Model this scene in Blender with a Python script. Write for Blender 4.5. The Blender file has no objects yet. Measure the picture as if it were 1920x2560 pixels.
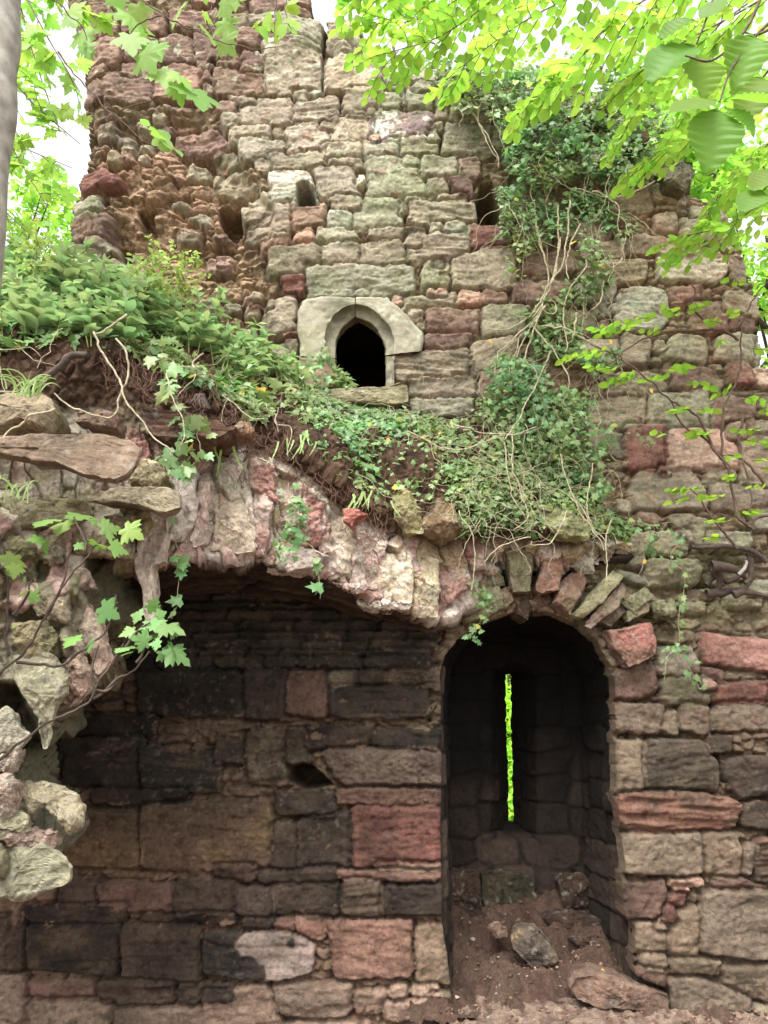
import bpy, math, random
import numpy as np
from mathutils import Vector, Matrix
R = math.radians
rng = np.random.default_rng(7); random.seed(7)
scn = bpy.context.scene
col = scn.collection
# ------------------------------------------------------------------ camera
CD, CH, CP, CF = 5.2, 1.6, R(15.5), 1923.0     # distance to the wall, eye height, pitch, focal length (photo px)
cam = bpy.data.cameras.new('camera'); camo = bpy.data.objects.new('camera', cam); col.objects.link(camo)
cam.sensor_fit = 'VERTICAL'; cam.sensor_height = 24; cam.lens = 24 * CF / 2560
cam.clip_start = 0.05; cam.clip_end = 500
camo.location = (0, -CD, CH); camo.rotation_euler = (R(90) + CP, 0, 0)
scn.camera = camo
# ------------------------------------------------------------------ sky and sun
w = bpy.data.worlds.new('World'); scn.world = w; w.use_nodes = True
nt = w.node_tree; bg = nt.nodes['Background']
sky = nt.nodes.new('ShaderNodeTexSky'); sky.sky_type = 'NISHITA'; sky.sun_disc = False
SUN_EL, SUN_AZ = 58, 205
sky.sun_elevation = R(SUN_EL); sky.sun_rotation = R(SUN_AZ); sky.dust_density = 4.0; sky.air_density = 1.2; sky.ozone_density = 0.6
hsv = nt.nodes.new('ShaderNodeHueSaturation'); hsv.inputs['Saturation'].default_value = 0.12
nt.links.new(sky.outputs[0], hsv.inputs['Color']); nt.links.new(hsv.outputs[0], bg.inputs['Color'])
bg.inputs['Strength'].default_value = 0.15
sl = bpy.data.lights.new('sun', 'SUN'); sl.energy = 1.5; sl.angle = R(40); sl.color = (1, .97, .90)
so = bpy.data.objects.new('sun', sl); col.objects.link(so)
az = R(SUN_AZ); el = R(SUN_EL)
sd_ = Vector((math.sin(az) * math.cos(el), math.cos(az) * math.cos(el), math.sin(el)))
so.rotation_euler = (-sd_).to_track_quat('-Z', 'Y').to_euler()
so.location = (0, -6, 12)
scn.view_settings.view_transform = 'Standard'; scn.view_settings.look = 'None'
scn.view_settings.exposure = 1.65; scn.view_settings.gamma = 1
scn.cycles.max_bounces = 7; scn.cycles.diffuse_bounces = 4; scn.cycles.transmission_bounces = 4
# ------------------------------------------------------------------ helpers
cp, sp = math.cos(CP), math.sin(CP)
def P(u, v, Y=0.0):                 # a photograph pixel met with the upright plane y = Y
    a = (u - 960) / CF; b = (1280 - v) / CF
    t = (Y + CD) / (cp - b * sp)
    return np.array((a * t, Y, CH + t * (sp + b * cp)))
def PV(u, v, Y=0.0): return Vector(P(u, v, Y))
def proj(x, y, z):
    ry = y + CD; rz = z - CH
    dep = ry * cp + rz * sp
    return 960 + CF * x / dep, 1280 - CF * (-ry * sp + rz * cp) / dep, dep
def _h(i, j, k, s):
    n = (i * 374761393 + j * 668265263 + k * 2147483647 + s * 974634777) & 0xffffffff
    n = ((n ^ (n >> 13)) * 1274126177) & 0xffffffff
    n = ((n ^ (n >> 15)) * 2246822519) & 0xffffffff
    return ((n ^ (n >> 16)) & 0xffffff) / float(0xffffff)
def vnoise(x, y, z=0.0, s=0):       # value noise in [-1, 1]
    x, y, z = np.broadcast_arrays(np.asarray(x, float), y, z)
    xi = np.floor(x).astype(np.int64); yi = np.floor(y).astype(np.int64); zi = np.floor(z).astype(np.int64)
    fx = x - xi; fy = y - yi; fz = z - zi
    fx = fx * fx * fx * (fx * (fx * 6 - 15) + 10); fy = fy * fy * fy * (fy * (fy * 6 - 15) + 10); fz = fz * fz * (3 - 2 * fz)
    r = 0
    for dz in (0, 1):
        wz = fz if dz else 1 - fz
        if dz and not np.any(fz): break
        for dx in (0, 1):
            wx = fx if dx else 1 - fx
            for dy in (0, 1):
                wy = fy if dy else 1 - fy
                r = r + _h(xi + dx, yi + dy, zi + dz, s) * wx * wy * wz
    return r * 2 - 1
def fbm(x, y, z=0.0, o=4, s=0, g=0.5):
    r = 0; a = 1; t = 0
    for k in range(o):
        f = 2.03 ** k
        r = r + a * vnoise(np.asarray(x) * f, np.asarray(y) * f, np.asarray(z) * f, s + 17 * k); t += a; a *= g
    return r / t
def worley(x, y, s=0, jit=0.85, off=False):    # F1, F2, id of the nearest cell
    xi = np.floor(x).astype(np.int64); yi = np.floor(y).astype(np.int64)
    f1 = np.full(x.shape, 9.); f2 = np.full(x.shape, 9.); idd = np.zeros(x.shape); ox = np.zeros(x.shape); oy = np.zeros(x.shape)
    for dx in (-1, 0, 1):
        for dy in (-1, 0, 1):
            cx = xi + dx; cy = yi + dy
            px_ = cx + .5 + jit * (_h(cx, cy, 0, s) - .5); py_ = cy + .5 + jit * (_h(cx, cy, 1, s) - .5)
            # chebyshev-like distance gives blocky stones
            ax = np.abs(x - px_); ay = np.abs(y - py_)
            d = (ax ** 3 + ay ** 3) ** (1 / 3)
            i_ = _h(cx, cy, 2, s)
            m = d < f1
            f2 = np.where(m, f1, np.minimum(f2, d)); idd = np.where(m, i_, idd); f1 = np.where(m, d, f1)
            if off: ox = np.where(m, x - px_, ox); oy = np.where(m, y - py_, oy)
    return (f1, f2, idd, ox, oy) if off else (f1, f2, idd)
def worley3(x, y, z, s=0):
    xi = np.floor(x).astype(np.int64); yi = np.floor(y).astype(np.int64); zi = np.floor(z).astype(np.int64)
    f1 = np.full(x.shape, 9.); f2 = np.full(x.shape, 9.); idd = np.zeros(x.shape)
    for dx in (-1, 0, 1):
        for dy in (-1, 0, 1):
            for dz in (-1, 0, 1):
                cx = xi + dx; cy = yi + dy; cz = zi + dz
                d = np.sqrt((x - cx - _h(cx, cy, cz, s)) ** 2 + (y - cy - _h(cx, cy, cz, s + 1)) ** 2 + (z - cz - _h(cx, cy, cz, s + 2)) ** 2)
                i_ = _h(cx, cy, cz, s + 3); m = d < f1
                f2 = np.where(m, f1, np.minimum(f2, d)); idd = np.where(m, i_, idd); f1 = np.where(m, d, f1)
    return f1, f2, idd
def terr(n, k=5., sharp=.75):      # turn smooth noise into little ledges and broken steps
    q = n * k; f = q - np.floor(q); return (np.floor(q) + np.clip((f - sharp) / (1 - sharp), 0, 1)) / k
def lin(c):
    c = np.asarray(c, float) / 255.
    return np.where(c <= .04045, c / 12.92, ((c + .055) / 1.055) ** 2.4)
def smooth(a, b, x):
    t = np.clip((x - a) / (b - a), 0, 1); return t * t * (3 - 2 * t)
def inpoly(px_, py_, poly):
    c = np.zeros(px_.shape, bool); n = len(poly)
    for i in range(n):
        x0, y0 = poly[i]; x1, y1 = poly[(i + 1) % n]
        if y0 == y1: continue
        m = ((y0 > py_) != (y1 > py_)) & (px_ < (x1 - x0) * (py_ - y0) / (y1 - y0) + x0)
        c ^= m
    return c
def polydist(px_, py_, poly):       # unsigned distance to the outline
    d = np.full(px_.shape, 1e9); n = len(poly)
    for i in range(n):
        x0, y0 = poly[i]; x1, y1 = poly[(i + 1) % n]
        ex, ey = x1 - x0, y1 - y0; L = ex * ex + ey * ey + 1e-9
        t = np.clip(((px_ - x0) * ex + (py_ - y0) * ey) / L, 0, 1)
        d = np.minimum(d, np.hypot(px_ - x0 - t * ex, py_ - y0 - t * ey))
    return d
def sdpoly(px_, py_, poly): return np.where(inpoly(px_, py_, poly), -1, 1) * polydist(px_, py_, poly)
# ---- objects
def mesh(name, V, F, mat=None, parent=None, cols=None, smooth_=True):
    V = np.asarray(V, np.float32).reshape(-1, 3); me = bpy.data.meshes.new(name)
    if isinstance(F, np.ndarray):
        k = F.shape[1]; me.vertices.add(len(V)); me.vertices.foreach_set('co', V.ravel())
        me.loops.add(F.size); me.loops.foreach_set('vertex_index', F.astype(np.int32).ravel())
        me.polygons.add(len(F)); me.polygons.foreach_set('loop_start', np.arange(0, F.size, k, dtype=np.int32))
        me.polygons.foreach_set('loop_total', np.full(len(F), k, np.int32)); me.update(calc_edges=True)
    else:
        me.from_pydata([tuple(map(float, v)) for v in V], [], F); me.update()
    if cols is not None:
        ca = me.color_attributes.new('Col', 'FLOAT_COLOR', 'POINT')
        c = np.ones((len(V), 4), np.float32); c[:, :3] = cols; ca.data.foreach_set('color', c.ravel())
    if smooth_: me.polygons.foreach_set('use_smooth', np.ones(len(me.polygons), bool))
    o = bpy.data.objects.new(name, me); col.objects.link(o)
    if mat: me.materials.append(mat)
    if parent: o.parent = parent; o.matrix_parent_inverse = Matrix.Translation(-parent.location)
    return o
def tag(o, label=None, cat=None, group=None, kind=None):
    if label: o['label'] = label
    if cat: o['category'] = cat
    if group: o['group'] = group
    if kind: o['kind'] = kind
    return o
def thing(name, loc, label, cat, group=None):
    o = bpy.data.objects.new(name, None); col.objects.link(o); o.location = Vector([float(c) for c in loc]); o.empty_display_size = .1
    return tag(o, label, cat, group)
def copy_tree(o, parent=None):
    c = o.copy(); col.objects.link(c)
    if parent is not None: c.parent = parent
    for ch in o.children: copy_tree(ch, c)
    return c
# ------------------------------------------------------------------ materials
def newmat(name):
    m = bpy.data.materials.new(name); m.use_nodes = True; n = m.node_tree
    return m, n, n.nodes['Principled BSDF']
def stone_mat(name, scale=1.0, bump=.8, rough=.93, contrast=.42, bdist=.016):
    m, n, b = newmat(name); N = n.nodes; L = n.links
    at = N.new('ShaderNodeAttribute'); at.attribute_name = 'Col'
    tc = N.new('ShaderNodeTexCoord')
    n1 = N.new('ShaderNodeTexNoise'); n1.inputs['Scale'].default_value = 38 * scale; n1.inputs['Detail'].default_value = 8; n1.inputs['Roughness'].default_value = .72
    n2 = N.new('ShaderNodeTexNoise'); n2.inputs['Scale'].default_value = 9 * scale; n2.inputs['Detail'].default_value = 6; n2.inputs['Roughness'].default_value = .65
    n3 = N.new('ShaderNodeTexVoronoi'); n3.inputs['Scale'].default_value = 55 * scale
    n4 = N.new('ShaderNodeTexNoise'); n4.inputs['Scale'].default_value = 150 * scale; n4.inputs['Detail'].default_value = 3
    n5 = N.new('ShaderNodeTexNoise'); n5.noise_type = 'RIDGED_MULTIFRACTAL'; n5.inputs['Scale'].default_value = 16 * scale; n5.inputs['Detail'].default_value = 7; n5.inputs['Roughness'].default_value = .6; n5.inputs['Distortion'].default_value = .6
    for q in (n1, n2, n3, n4, n5): L.new(tc.outputs['Object'], q.inputs['Vector'])
    r1 = N.new('ShaderNodeMapRange'); r1.inputs['From Min'].default_value = .3; r1.inputs['From Max'].default_value = .7
    r1.inputs['To Min'].default_value = 1 - contrast; r1.inputs['To Max'].default_value = 1 + contrast * .8
    L.new(n1.outputs['Fac'], r1.inputs['Value'])
    r2 = N.new('ShaderNodeMapRange'); r2.inputs['From Min'].default_value = .3; r2.inputs['From Max'].default_value = .7
    r2.inputs['To Min'].default_value = 1 - contrast * .6; r2.inputs['To Max'].default_value = 1 + contrast * .6
    L.new(n2.outputs['Fac'], r2.inputs['Value'])
    mu = N.new('ShaderNodeMath'); mu.operation = 'MULTIPLY'; L.new(r1.outputs[0], mu.inputs[0]); L.new(r2.outputs[0], mu.inputs[1])
    pit = N.new('ShaderNodeMapRange'); pit.inputs['From Min'].default_value = .05; pit.inputs['From Max'].default_value = .3; pit.inputs['To Min'].default_value = .62; pit.inputs['To Max'].default_value = 1
    L.new(n3.outputs['Distance'], pit.inputs['Value'])
    gate = N.new('ShaderNodeMapRange'); gate.inputs['From Min'].default_value = .5; gate.inputs['From Max'].default_value = .62
    L.new(n2.outputs['Fac'], gate.inputs['Value'])
    pm = N.new('ShaderNodeMix'); pm.data_type = 'FLOAT'; L.new(gate.outputs[0], pm.inputs[0]); pm.inputs[2].default_value = 1; L.new(pit.outputs[0], pm.inputs[3])
    mu2 = N.new('ShaderNodeMath'); mu2.operation = 'MULTIPLY'; L.new(mu.outputs[0], mu2.inputs[0]); L.new(pm.outputs[0], mu2.inputs[1])
    vm = N.new('ShaderNodeVectorMath'); vm.operation = 'SCALE'; L.new(at.outputs['Color'], vm.inputs[0]); L.new(mu2.outputs[0], vm.inputs['Scale'])
    L.new(vm.outputs[0], b.inputs['Base Color'])
    b.inputs['Roughness'].default_value = rough; b.inputs['Specular IOR Level'].default_value = .25
    ad = N.new('ShaderNodeMath'); ad.operation = 'MULTIPLY_ADD'; L.new(n4.outputs['Fac'], ad.inputs[0]); ad.inputs[1].default_value = .35; L.new(n1.outputs['Fac'], ad.inputs[2])
    ad2 = N.new('ShaderNodeMath'); ad2.operation = 'MULTIPLY_ADD'; L.new(pm.outputs[0], ad2.inputs[0]); ad2.inputs[1].default_value = .8; L.new(ad.outputs[0], ad2.inputs[2])
    ad3 = N.new('ShaderNodeMath'); ad3.operation = 'MULTIPLY_ADD'; L.new(n5.outputs['Fac'], ad3.inputs[0]); ad3.inputs[1].default_value = -.45; L.new(ad2.outputs[0], ad3.inputs[2]); ad2 = ad3
    bp = N.new('ShaderNodeBump'); bp.inputs['Strength'].default_value = bump; bp.inputs['Distance'].default_value = bdist
    L.new(ad2.outputs[0], bp.inputs['Height']); L.new(bp.outputs[0], b.inputs['Normal'])
    return m
def leaf_mat(name, rgb, trans=.55, rough=.5, tint=(1.15, 1.25, .5)):
    m, n, b = newmat(name); N = n.nodes; L = n.links
    at = N.new('ShaderNodeAttribute'); at.attribute_name = 'Col'
    c = lin(rgb)
    mx = N.new('ShaderNodeVectorMath'); mx.operation = 'MULTIPLY'; L.new(at.outputs['Color'], mx.inputs[0]); mx.inputs[1].default_value = tuple(c)
    L.new(mx.outputs[0], b.inputs['Base Color']); b.inputs['Roughness'].default_value = rough; b.inputs['Specular IOR Level'].default_value = .3
    tr = N.new('ShaderNodeBsdfTranslucent')
    tm = N.new('ShaderNodeVectorMath'); tm.operation = 'MULTIPLY'; L.new(mx.outputs[0], tm.inputs[0]); tm.inputs[1].default_value = tint
    L.new(tm.outputs[0], tr.inputs['Color'])
    ms = N.new('ShaderNodeMixShader'); ms.inputs[0].default_value = trans
    L.new(b.outputs[0], ms.inputs[1]); L.new(tr.outputs[0], ms.inputs[2])
    L.new(ms.outputs[0], N['Material Output'].inputs['Surface'])
    return m
def bark_mat(name, rgb, scale=20, rough=.9):
    m, n, b = newmat(name); N = n.nodes; L = n.links
    tc = N.new('ShaderNodeTexCoord'); ns = N.new('ShaderNodeTexNoise'); ns.inputs['Scale'].default_value = scale; ns.inputs['Detail'].default_value = 6
    L.new(tc.outputs['Object'], ns.inputs['Vector'])
    cr = N.new('ShaderNodeValToRGB'); c = lin(rgb); cr.color_ramp.elements[0].position = .3; cr.color_ramp.elements[1].position = .72
    cr.color_ramp.elements[0].color = (*(c * .55), 1); cr.color_ramp.elements[1].color = (*(np.clip(c * 1.35, 0, 1)), 1)
    L.new(ns.outputs['Fac'], cr.inputs['Fac']); L.new(cr.outputs[0], b.inputs['Base Color']); b.inputs['Roughness'].default_value = rough
    bp = N.new('ShaderNodeBump'); bp.inputs['Strength'].default_value = .5; bp.inputs['Distance'].default_value = .01
    L.new(ns.outputs['Fac'], bp.inputs['Height']); L.new(bp.outputs[0], b.inputs['Normal'])
    return m
M_wall = stone_mat('sandstone')
M_rock = stone_mat('broken_stone', 1.3, .8)
M_carved = stone_mat('carved_stone', 1.2, .35, contrast=.22)
M_soil = stone_mat('soil', 1.6, 1.0, .98, .5, .02)
# ------------------------------------------------------------------ masonry traced stone by stone (crop letter, box or polygon, kind)
CROP = dict(A=(0, 0, 1.728), B=(960, 0, 1.728), C=(0, 560, 1.728), D=(960, 560, 1.728), G=(0, 1920, 1.728), H=(960, 1920, 1.728),
            I=(0, 1500, 1.728), J=(960, 1500, 1.728), K=(480, 0, 1.728), L=(480, 560, 1.728), N=(1500, 700, 2.633), E=(0, 1100, 1.728), Q=(960, 1100, 1.728), M=(480, 1100, 1.728))
def cpx(c, x, y): o = CROP[c]; return (o[0] + x / o[2], o[1] + y / o[2])
def cpoly(c, *n): return [cpx(c, n[i], n[i + 1]) for i in range(0, len(n), 2)]
STONES = """
K 165 75 250 130 b;K 190 130 300 195 r;K 250 50 380 110 b;K 255 0 505 50 r;K 255 -90 505 -6 r;K 0 -90 245 -8 r;K 380 50 560 185 g;K 575 42 725 195 b
K 305 182 563 400 b;K 572 197 825 400 b;K 835 230 1045 378 g;K 605 166 685 196 g;K 90 270 300 402 r;K 205 220 300 285 r;K 105 225 200 265 r
K 865 370 958 440 g;K 940 378 1055 475 g;K 1058 378 1125 470 g;K 958 358 1050 386 g;K 190 410 440 540 b;K 125 475 188 545 b;K 452 408 636 528 b;K 648 383 812 508 b;K 812 403 905 480 g
K 160 406 268 434 r;K 105 432 180 470 r;K 438 388 505 415 b;K 510 385 560 405 g;K 760 482 1038 607 m;K 1045 463 1132 548 b;K 155 540 335 600 b;K 345 545 420 590 b;K 412 530 598 655 b;K 608 515 770 632 b
K 195 592 395 685 b;K 742 612 898 703 g;K 906 600 1068 692 b;K 1078 530 1300 675 g;K 563 630 735 712 b;K 330 655 570 742 b;K 590 705 752 735 b;K 275 690 330 745 b
K 745 702 1022 870 g;K 1005 675 1165 775 g;K 1168 680 1240 770 r;K 330 742 500 742 540 830 550 905 340 900 l;K 518 738 690 738 730 800 730 880 560 885 535 800 b;K 1028 775 1108 860 b;K 1112 770 1210 770 1215 880 1150 850 r
K 920 862 1060 895 b;K 1060 845 1185 875 b;K 685 870 905 990 g;K 935 875 1232 975 b;K 408 888 578 992 r;K 588 910 678 992 l;K 230 905 415 1012 b;K 205 830 330 945 b
K 600 865 730 905 b;K 1030 962 1082 1020 l;K 1086 965 1200 1012 l;K 1200 968 1382 1065 R;K 540 998 710 1070 g;K 760 990 1010 1040 b;K 300 1012 430 1075 r;K 440 1000 530 1070 o
K -100 522 105 522 160 612 -60 620 r;K 78 617 165 617 215 705 90 690 b;K 78 705 215 705 280 805 65 795 b
K 1055 540 1085 570 b;K 775 585 810 610 p;K 1040 537 1088 562 g;K 1030 570 1066 608 g;K 560 522 605 550 b;K 718 765 740 820 l;K 905 895 930 930 b;K 915 695 975 722 r
L 325 108 578 215 b;L 570 97 738 200 b;L 738 78 938 188 b;L 945 40 1190 168 b;L 500 190 962 180 955 300 505 318 g;L 1005 172 1120 170 1105 285 990 285 g;L 1128 160 1260 100 1400 100 1400 270 1140 278 b
L 382 222 488 298 R;L 330 308 445 303 445 470 270 460 275 400 b;L 905 303 1148 370 b;L 1155 293 1253 345 p;L 1260 290 1360 340 r;L 1005 372 1245 462 r;L 1008 470 1215 548 r;L 1260 345 1460 480 g
L 875 545 1218 672 s;L 940 675 1240 750 b;L 690 775 890 820 r;L 950 752 1212 825 g;L 455 582 622 695 b;L 1222 500 1420 640 b;L 1240 640 1430 750 r;L 388 468 462 492 R;L 335 498 455 560 b
L 943 368 992 412 b;L 868 305 905 342 p;L 710 283 765 305 g;L 1012 282 1055 303 p;L 1060 278 1105 305 p;L 975 405 1003 450 b;L 925 60 985 95 b;L 1050 165 1082 178 b;L 210 250 240 285 r;L 245 255 300 295 b;L 205 285 255 318 r;L 300 315 340 345 r;L 235 315 295 335 R;L 180 415 260 455 b;L 120 300 200 340 b
D 870 160 1130 255 b;D 1180 130 1300 95 1440 95 1495 180 1440 250 1190 230 l;D 830 258 1000 335 l;D 905 340 985 335 985 400 910 395 l;D 1020 280 1180 268 1238 300 1235 400 1200 455 1000 450 l;D 1250 262 1385 338 r;D 1388 275 1415 335 r
D 1320 340 1470 335 1505 380 1500 460 1340 455 r;D 1515 370 1625 450 r;D 780 505 1030 600 b;D 1040 480 1168 605 b;D 1250 480 1380 472 1405 500 1395 600 1190 575 g;D 1450 480 1659 450 1670 590 1440 580 g;D 1490 598 1612 690 R
D 1265 620 1400 615 1475 690 1450 735 1260 715 r;D 945 640 1180 640 1240 700 1235 750 955 750 b;D 880 745 1155 890 b;D 1150 738 1415 885 g;D 1420 760 1600 885 r;D 1470 862 1550 940 b;D 1560 855 1720 920 b
D 890 895 1035 1000 b;D 1040 885 1210 1070 R;D 1218 900 1450 890 1530 1000 1530 1065 1225 1065 p;D 1190 1050 1215 1080 r;D 1180 500 1215 545 b;D 1170 575 1205 600 b;D 900 690 950 745 b;D 980 340 1010 375 l;D 920 420 975 470 r
D 640 380 915 480 b;D 1480 290 1659 370 g;D 1290 -20 1480 85 b;D 1495 130 1600 250 b;D 620 110 860 200 r;D 560 250 820 330 r;D 1620 600 1700 700 p;D 1640 480 1740 600 b
N 240 1268 600 1268 700 1380 695 1510 195 1520 180 1400 b;N 690 1262 900 1355 b;N 905 1295 940 1350 b;N 730 1362 1110 1350 1150 1520 725 1500 b;N 450 1560 540 1540 800 1620 800 1740 600 1740 b;N 930 1045 1200 1345 b;N 840 950 940 1040 b
N 250 1655 590 1660 590 1800 100 1795 130 1730 g;N 315 1835 682 1840 682 1990 320 2000 g;N 120 1895 200 1885 318 1950 310 1985 200 1970 g;N 225 1815 305 1870 g;N 1000 1520 1200 1640 g;N 240 1545 390 1610 r;N 700 1670 1010 1765 g;N 390 1230 450 1285 r
N 595 2090 740 2180 b;N 880 2060 1080 2150 g;N 1000 1980 1200 2060 g;N 100 1450 195 1520 g;N 640 2020 800 2080 b
B 870 640 1010 720 l;B 1070 560 1140 640 b;B 1210 690 1340 770 g;B 970 780 1160 900 b;B 885 840 950 910 b;B 570 950 720 1040 b;B 530 840 750 930 g;B 850 1035 1050 1106 b;B 1280 940 1450 1050 b;B 1340 865 1510 930 b;B 760 930 980 1020 b
B 560 370 720 440 g;B 300 430 450 520 b;B 620 680 820 770 b;B 1060 1010 1270 1090 b;B 480 540 640 620 g;B 660 560 840 650 b;B 1165 790 1320 860 b;B 730 440 900 540 g;B 1170 920 1270 1000 b;B 1460 950 1530 1060 g
A 240 0 470 75 r;A 310 65 500 145 r;A 335 145 515 250 r;A 345 290 415 385 r;A 418 290 655 410 r;A 662 255 875 405 r;A 530 150 680 245 r;A 685 125 830 235 r;A 835 110 1000 240 r;A 720 25 940 105 r;A 520 45 705 120 r;A 515 250 590 285 r;A 350 255 445 285 r
A 380 465 470 525 r;A 395 505 490 550 b;A 560 480 620 525 b;A 570 550 630 590 b;A 430 608 500 655 b;A 560 600 615 640 b;A 500 575 560 605 b;A 470 535 550 570 b;A 500 610 550 640 r;A 640 450 690 485 b;A 665 485 720 515 r;A 880 265 915 300 r;A 868 300 900 350 r;A 865 355 910 400 b
A 795 650 885 710 b;A 300 695 440 680 520 740 500 775 320 780 R;A 285 820 415 905 g;A 275 905 398 1005 r;A 402 905 470 1005 r;A 260 1020 325 1090 b;A 345 1010 490 1060 b;A 330 1060 430 1106 b;A 780 880 860 860 905 900 880 935 b;A 720 812 780 850 b;A 640 720 720 780 o;A 600 780 700 820 o;A 740 950 850 1010 b;A 900 960 990 1010 r
C -120 78 258 110 g;C -100 115 80 190 g;C 85 112 256 158 g;C 30 165 200 230 g;C 325 120 435 210 b;C 440 130 510 210 b;C 840 290 940 350 b;C 870 90 990 180 r;C 1010 410 1085 460 b;C 700 390 830 440 r;C 860 400 940 440 r;C 1040 330 1110 380 b
J 1000 130 1150 105 1168 180 1160 240 1050 275 985 200 R;J 985 330 1080 275 1185 285 1185 400 1100 430 985 420 r;J 1190 205 1330 205 1378 290 1375 345 1195 320 g;J 1205 350 1420 330 1425 450 1205 445 g;J 1375 145 1720 180 1720 300 1400 270 P;J 1430 370 1720 345 1720 445 1440 445 R;J 1395 300 1480 348 r;J 1376 348 1432 385 p
J 1000 445 1220 580 b;J 1225 485 1280 575 b;J 1285 462 1430 570 b;J 1435 455 1720 565 b;J 1000 605 1128 820 b;J 1132 605 1380 610 1435 690 1430 820 1135 815 n;J 1480 690 1550 680 1720 680 1720 840 1520 850 1460 750 k;J 1415 590 1500 660 d
J 1015 840 1200 825 1440 845 1540 880 1520 985 1060 1005 1005 940 S
H 1025 290 1375 285 1375 465 1030 450 b;H 1382 285 1520 280 1545 350 1545 468 1400 465 b;H 1550 145 1720 260 d;H 1560 330 1600 330 1590 440 1555 460 b;H 1610 310 1720 480 S;H 1030 485 1220 640 r;H 1235 480 1380 508 p;H 1430 482 1575 525 r;H 1250 515 1312 545 R;H 1228 548 1290 600 R
H 1088 672 1235 810 b;H 1180 650 1230 690 p;H 1110 818 1225 875 b;H 1090 880 1235 945 r;H 1240 620 1365 600 1370 820 1245 815 b;H 1375 545 1500 530 1720 540 1720 830 1450 815 1380 800 b;H 1245 832 1455 885 b;H 1462 860 1720 850 1720 1000 1560 1010 1470 970 b;H 1240 912 1380 912 1600 1020 1590 1050 1240 1055 b;H 1600 1030 1720 1106 g
H 1210 600 1248 655 R
I 1035 300 1235 510 d;I 1240 310 1415 505 r;I 1415 310 1550 368 b;I 1555 300 1659 370 d;I 1420 375 1840 510 k;I 580 290 1030 500 k;I 310 510 660 590 d;I 250 600 600 810 d;I 610 640 928 830 n;I 935 615 1055 700 d;I 1065 560 1225 800 n;I 1235 570 1325 715 d;I 1330 550 1610 640 d
I 1390 660 1500 645 1900 640 1900 800 1500 805 1440 760 w;I 45 670 245 790 d;I 390 830 800 880 d;I 1620 560 1900 635 d
G 250 185 615 440 y;G 622 165 1185 440 y;G 1190 112 1460 205 d;G 1185 240 1305 440 k;G 1312 215 1515 445 k;G 1525 170 1903 170 1903 415 1528 435 R;G 1465 95 1903 158 r;G 1620 420 1903 445 b
G 930 432 1108 490 d;G 1115 450 1455 500 k;G 1465 455 1900 492 r;G 250 490 430 600 d;G 438 495 745 612 r;G 755 495 1025 630 d;G 1030 505 1190 640 k;G 1195 505 1465 645 k;G 1475 500 1650 645 n;G 1662 515 1903 640 k
G 110 600 540 675 d;G 620 635 1020 670 d;G 1050 650 1190 690 k;G 1195 660 1280 705 p;G 1284 655 1410 735 p;G 110 682 530 690 500 890 105 850 d;G -60 650 102 880 d;G 540 665 860 910 d;G 880 720 1000 705 1200 705 1350 770 1340 880 1150 920 880 880 K;G 1410 670 1780 665 1785 900 1450 910 r
H 145 690 290 680 400 880 330 940 150 930 b;G 120 918 425 1000 r;G 430 918 760 1015 d;G 775 930 1010 1005 k;G -60 910 120 1140 b;G 130 1010 480 1140 b;G 495 1040 870 1140 b;G 890 960 1160 940 1230 1140 890 1140 b;G 1180 940 1520 935 1515 1060 1400 1090 1210 1060 b;G 1535 970 1680 960 1880 990 1880 1060 1540 1060 b
G 1230 1100 1600 1180 b;G 520 1145 900 1220 b;G 100 1145 510 1220 b;H 25 940 110 985 b;H 130 945 240 1005 b;H 0 1010 220 1090 b;H 230 985 300 1090 b
"""
PAL = dict(b=(152, 133, 113), g=(148, 140, 118), l=(168, 160, 142), r=(138, 102, 90), R=(136, 80, 71), p=(180, 140, 122), P=(172, 110, 101), k=(68, 61, 55), d=(88, 74, 62),
           o=(162, 118, 92), m=(140, 112, 108), y=(104, 86, 66), s=(158, 134, 112), S=(160, 104, 86), n=(112, 98, 82), w=(118, 96, 84), K=(70, 66, 62))
PAL2 = dict(b=(130, 116, 92), g=(126, 123, 94), l=(140, 140, 116), r=(120, 84, 72), R=(112, 62, 56), p=(160, 108, 94), P=(150, 84, 78), k=(96, 80, 68), d=(54, 48, 43),
            o=(128, 88, 68), m=(196, 192, 176), y=(128, 106, 58), s=(132, 112, 90), S=(116, 92, 72), n=(72, 68, 58), w=(140, 120, 104), K=(176, 164, 156))
OUT = [(-2500, 640), (0, 628), (90, 612), (156, 592), (160, 500), (174, 450), (190, 385), (203, 290), (191, 168), (185, 70), (160, 20), (139, -60), (150, -170), (420, -190), (640, -150), (760, -110), (772, -30), (776, 22), (808, 26), (812, 100), (818, 30), (898, 22),
       (904, 110), (962, 130), (1084, 140), (1250, 168), (1480, 188), (1562, 250), (1620, 325), (1672, 400), (1735, 403), (1740, 463), (1828, 498), (1850, 567), (1890, 640), (1912, 740), (1918, 900), (2300, 960), (3200, 1100), (3200, 4200), (-2500, 4200)]
WIN = cpoly('L', 626, 720, 622, 590, 634, 500, 655, 455, 685, 422, 716, 400, 760, 428, 800, 462, 828, 510, 838, 570, 840, 720)
WINOUT = cpoly('L', 468, 730, 465, 560, 455, 380, 470, 330, 560, 315, 700, 320, 840, 316, 890, 352, 960, 425, 1000, 470, 990, 548, 875, 548, 872, 730)
REC = cpoly('J', 245, 1100, 248, 700, 245, 300, 265, 240, 330, 160, 430, 95, 560, 50, 640, 38, 760, 62, 860, 112, 930, 180, 985, 290, 1000, 450, 1000, 850, 1018, 1000) + cpoly('H', 1030, 400, 1032, 640, 1085, 680, 1090, 900, 1235, 960, 1235, 1200, 300, 1200, 290, 960, 250, 640)
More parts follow.
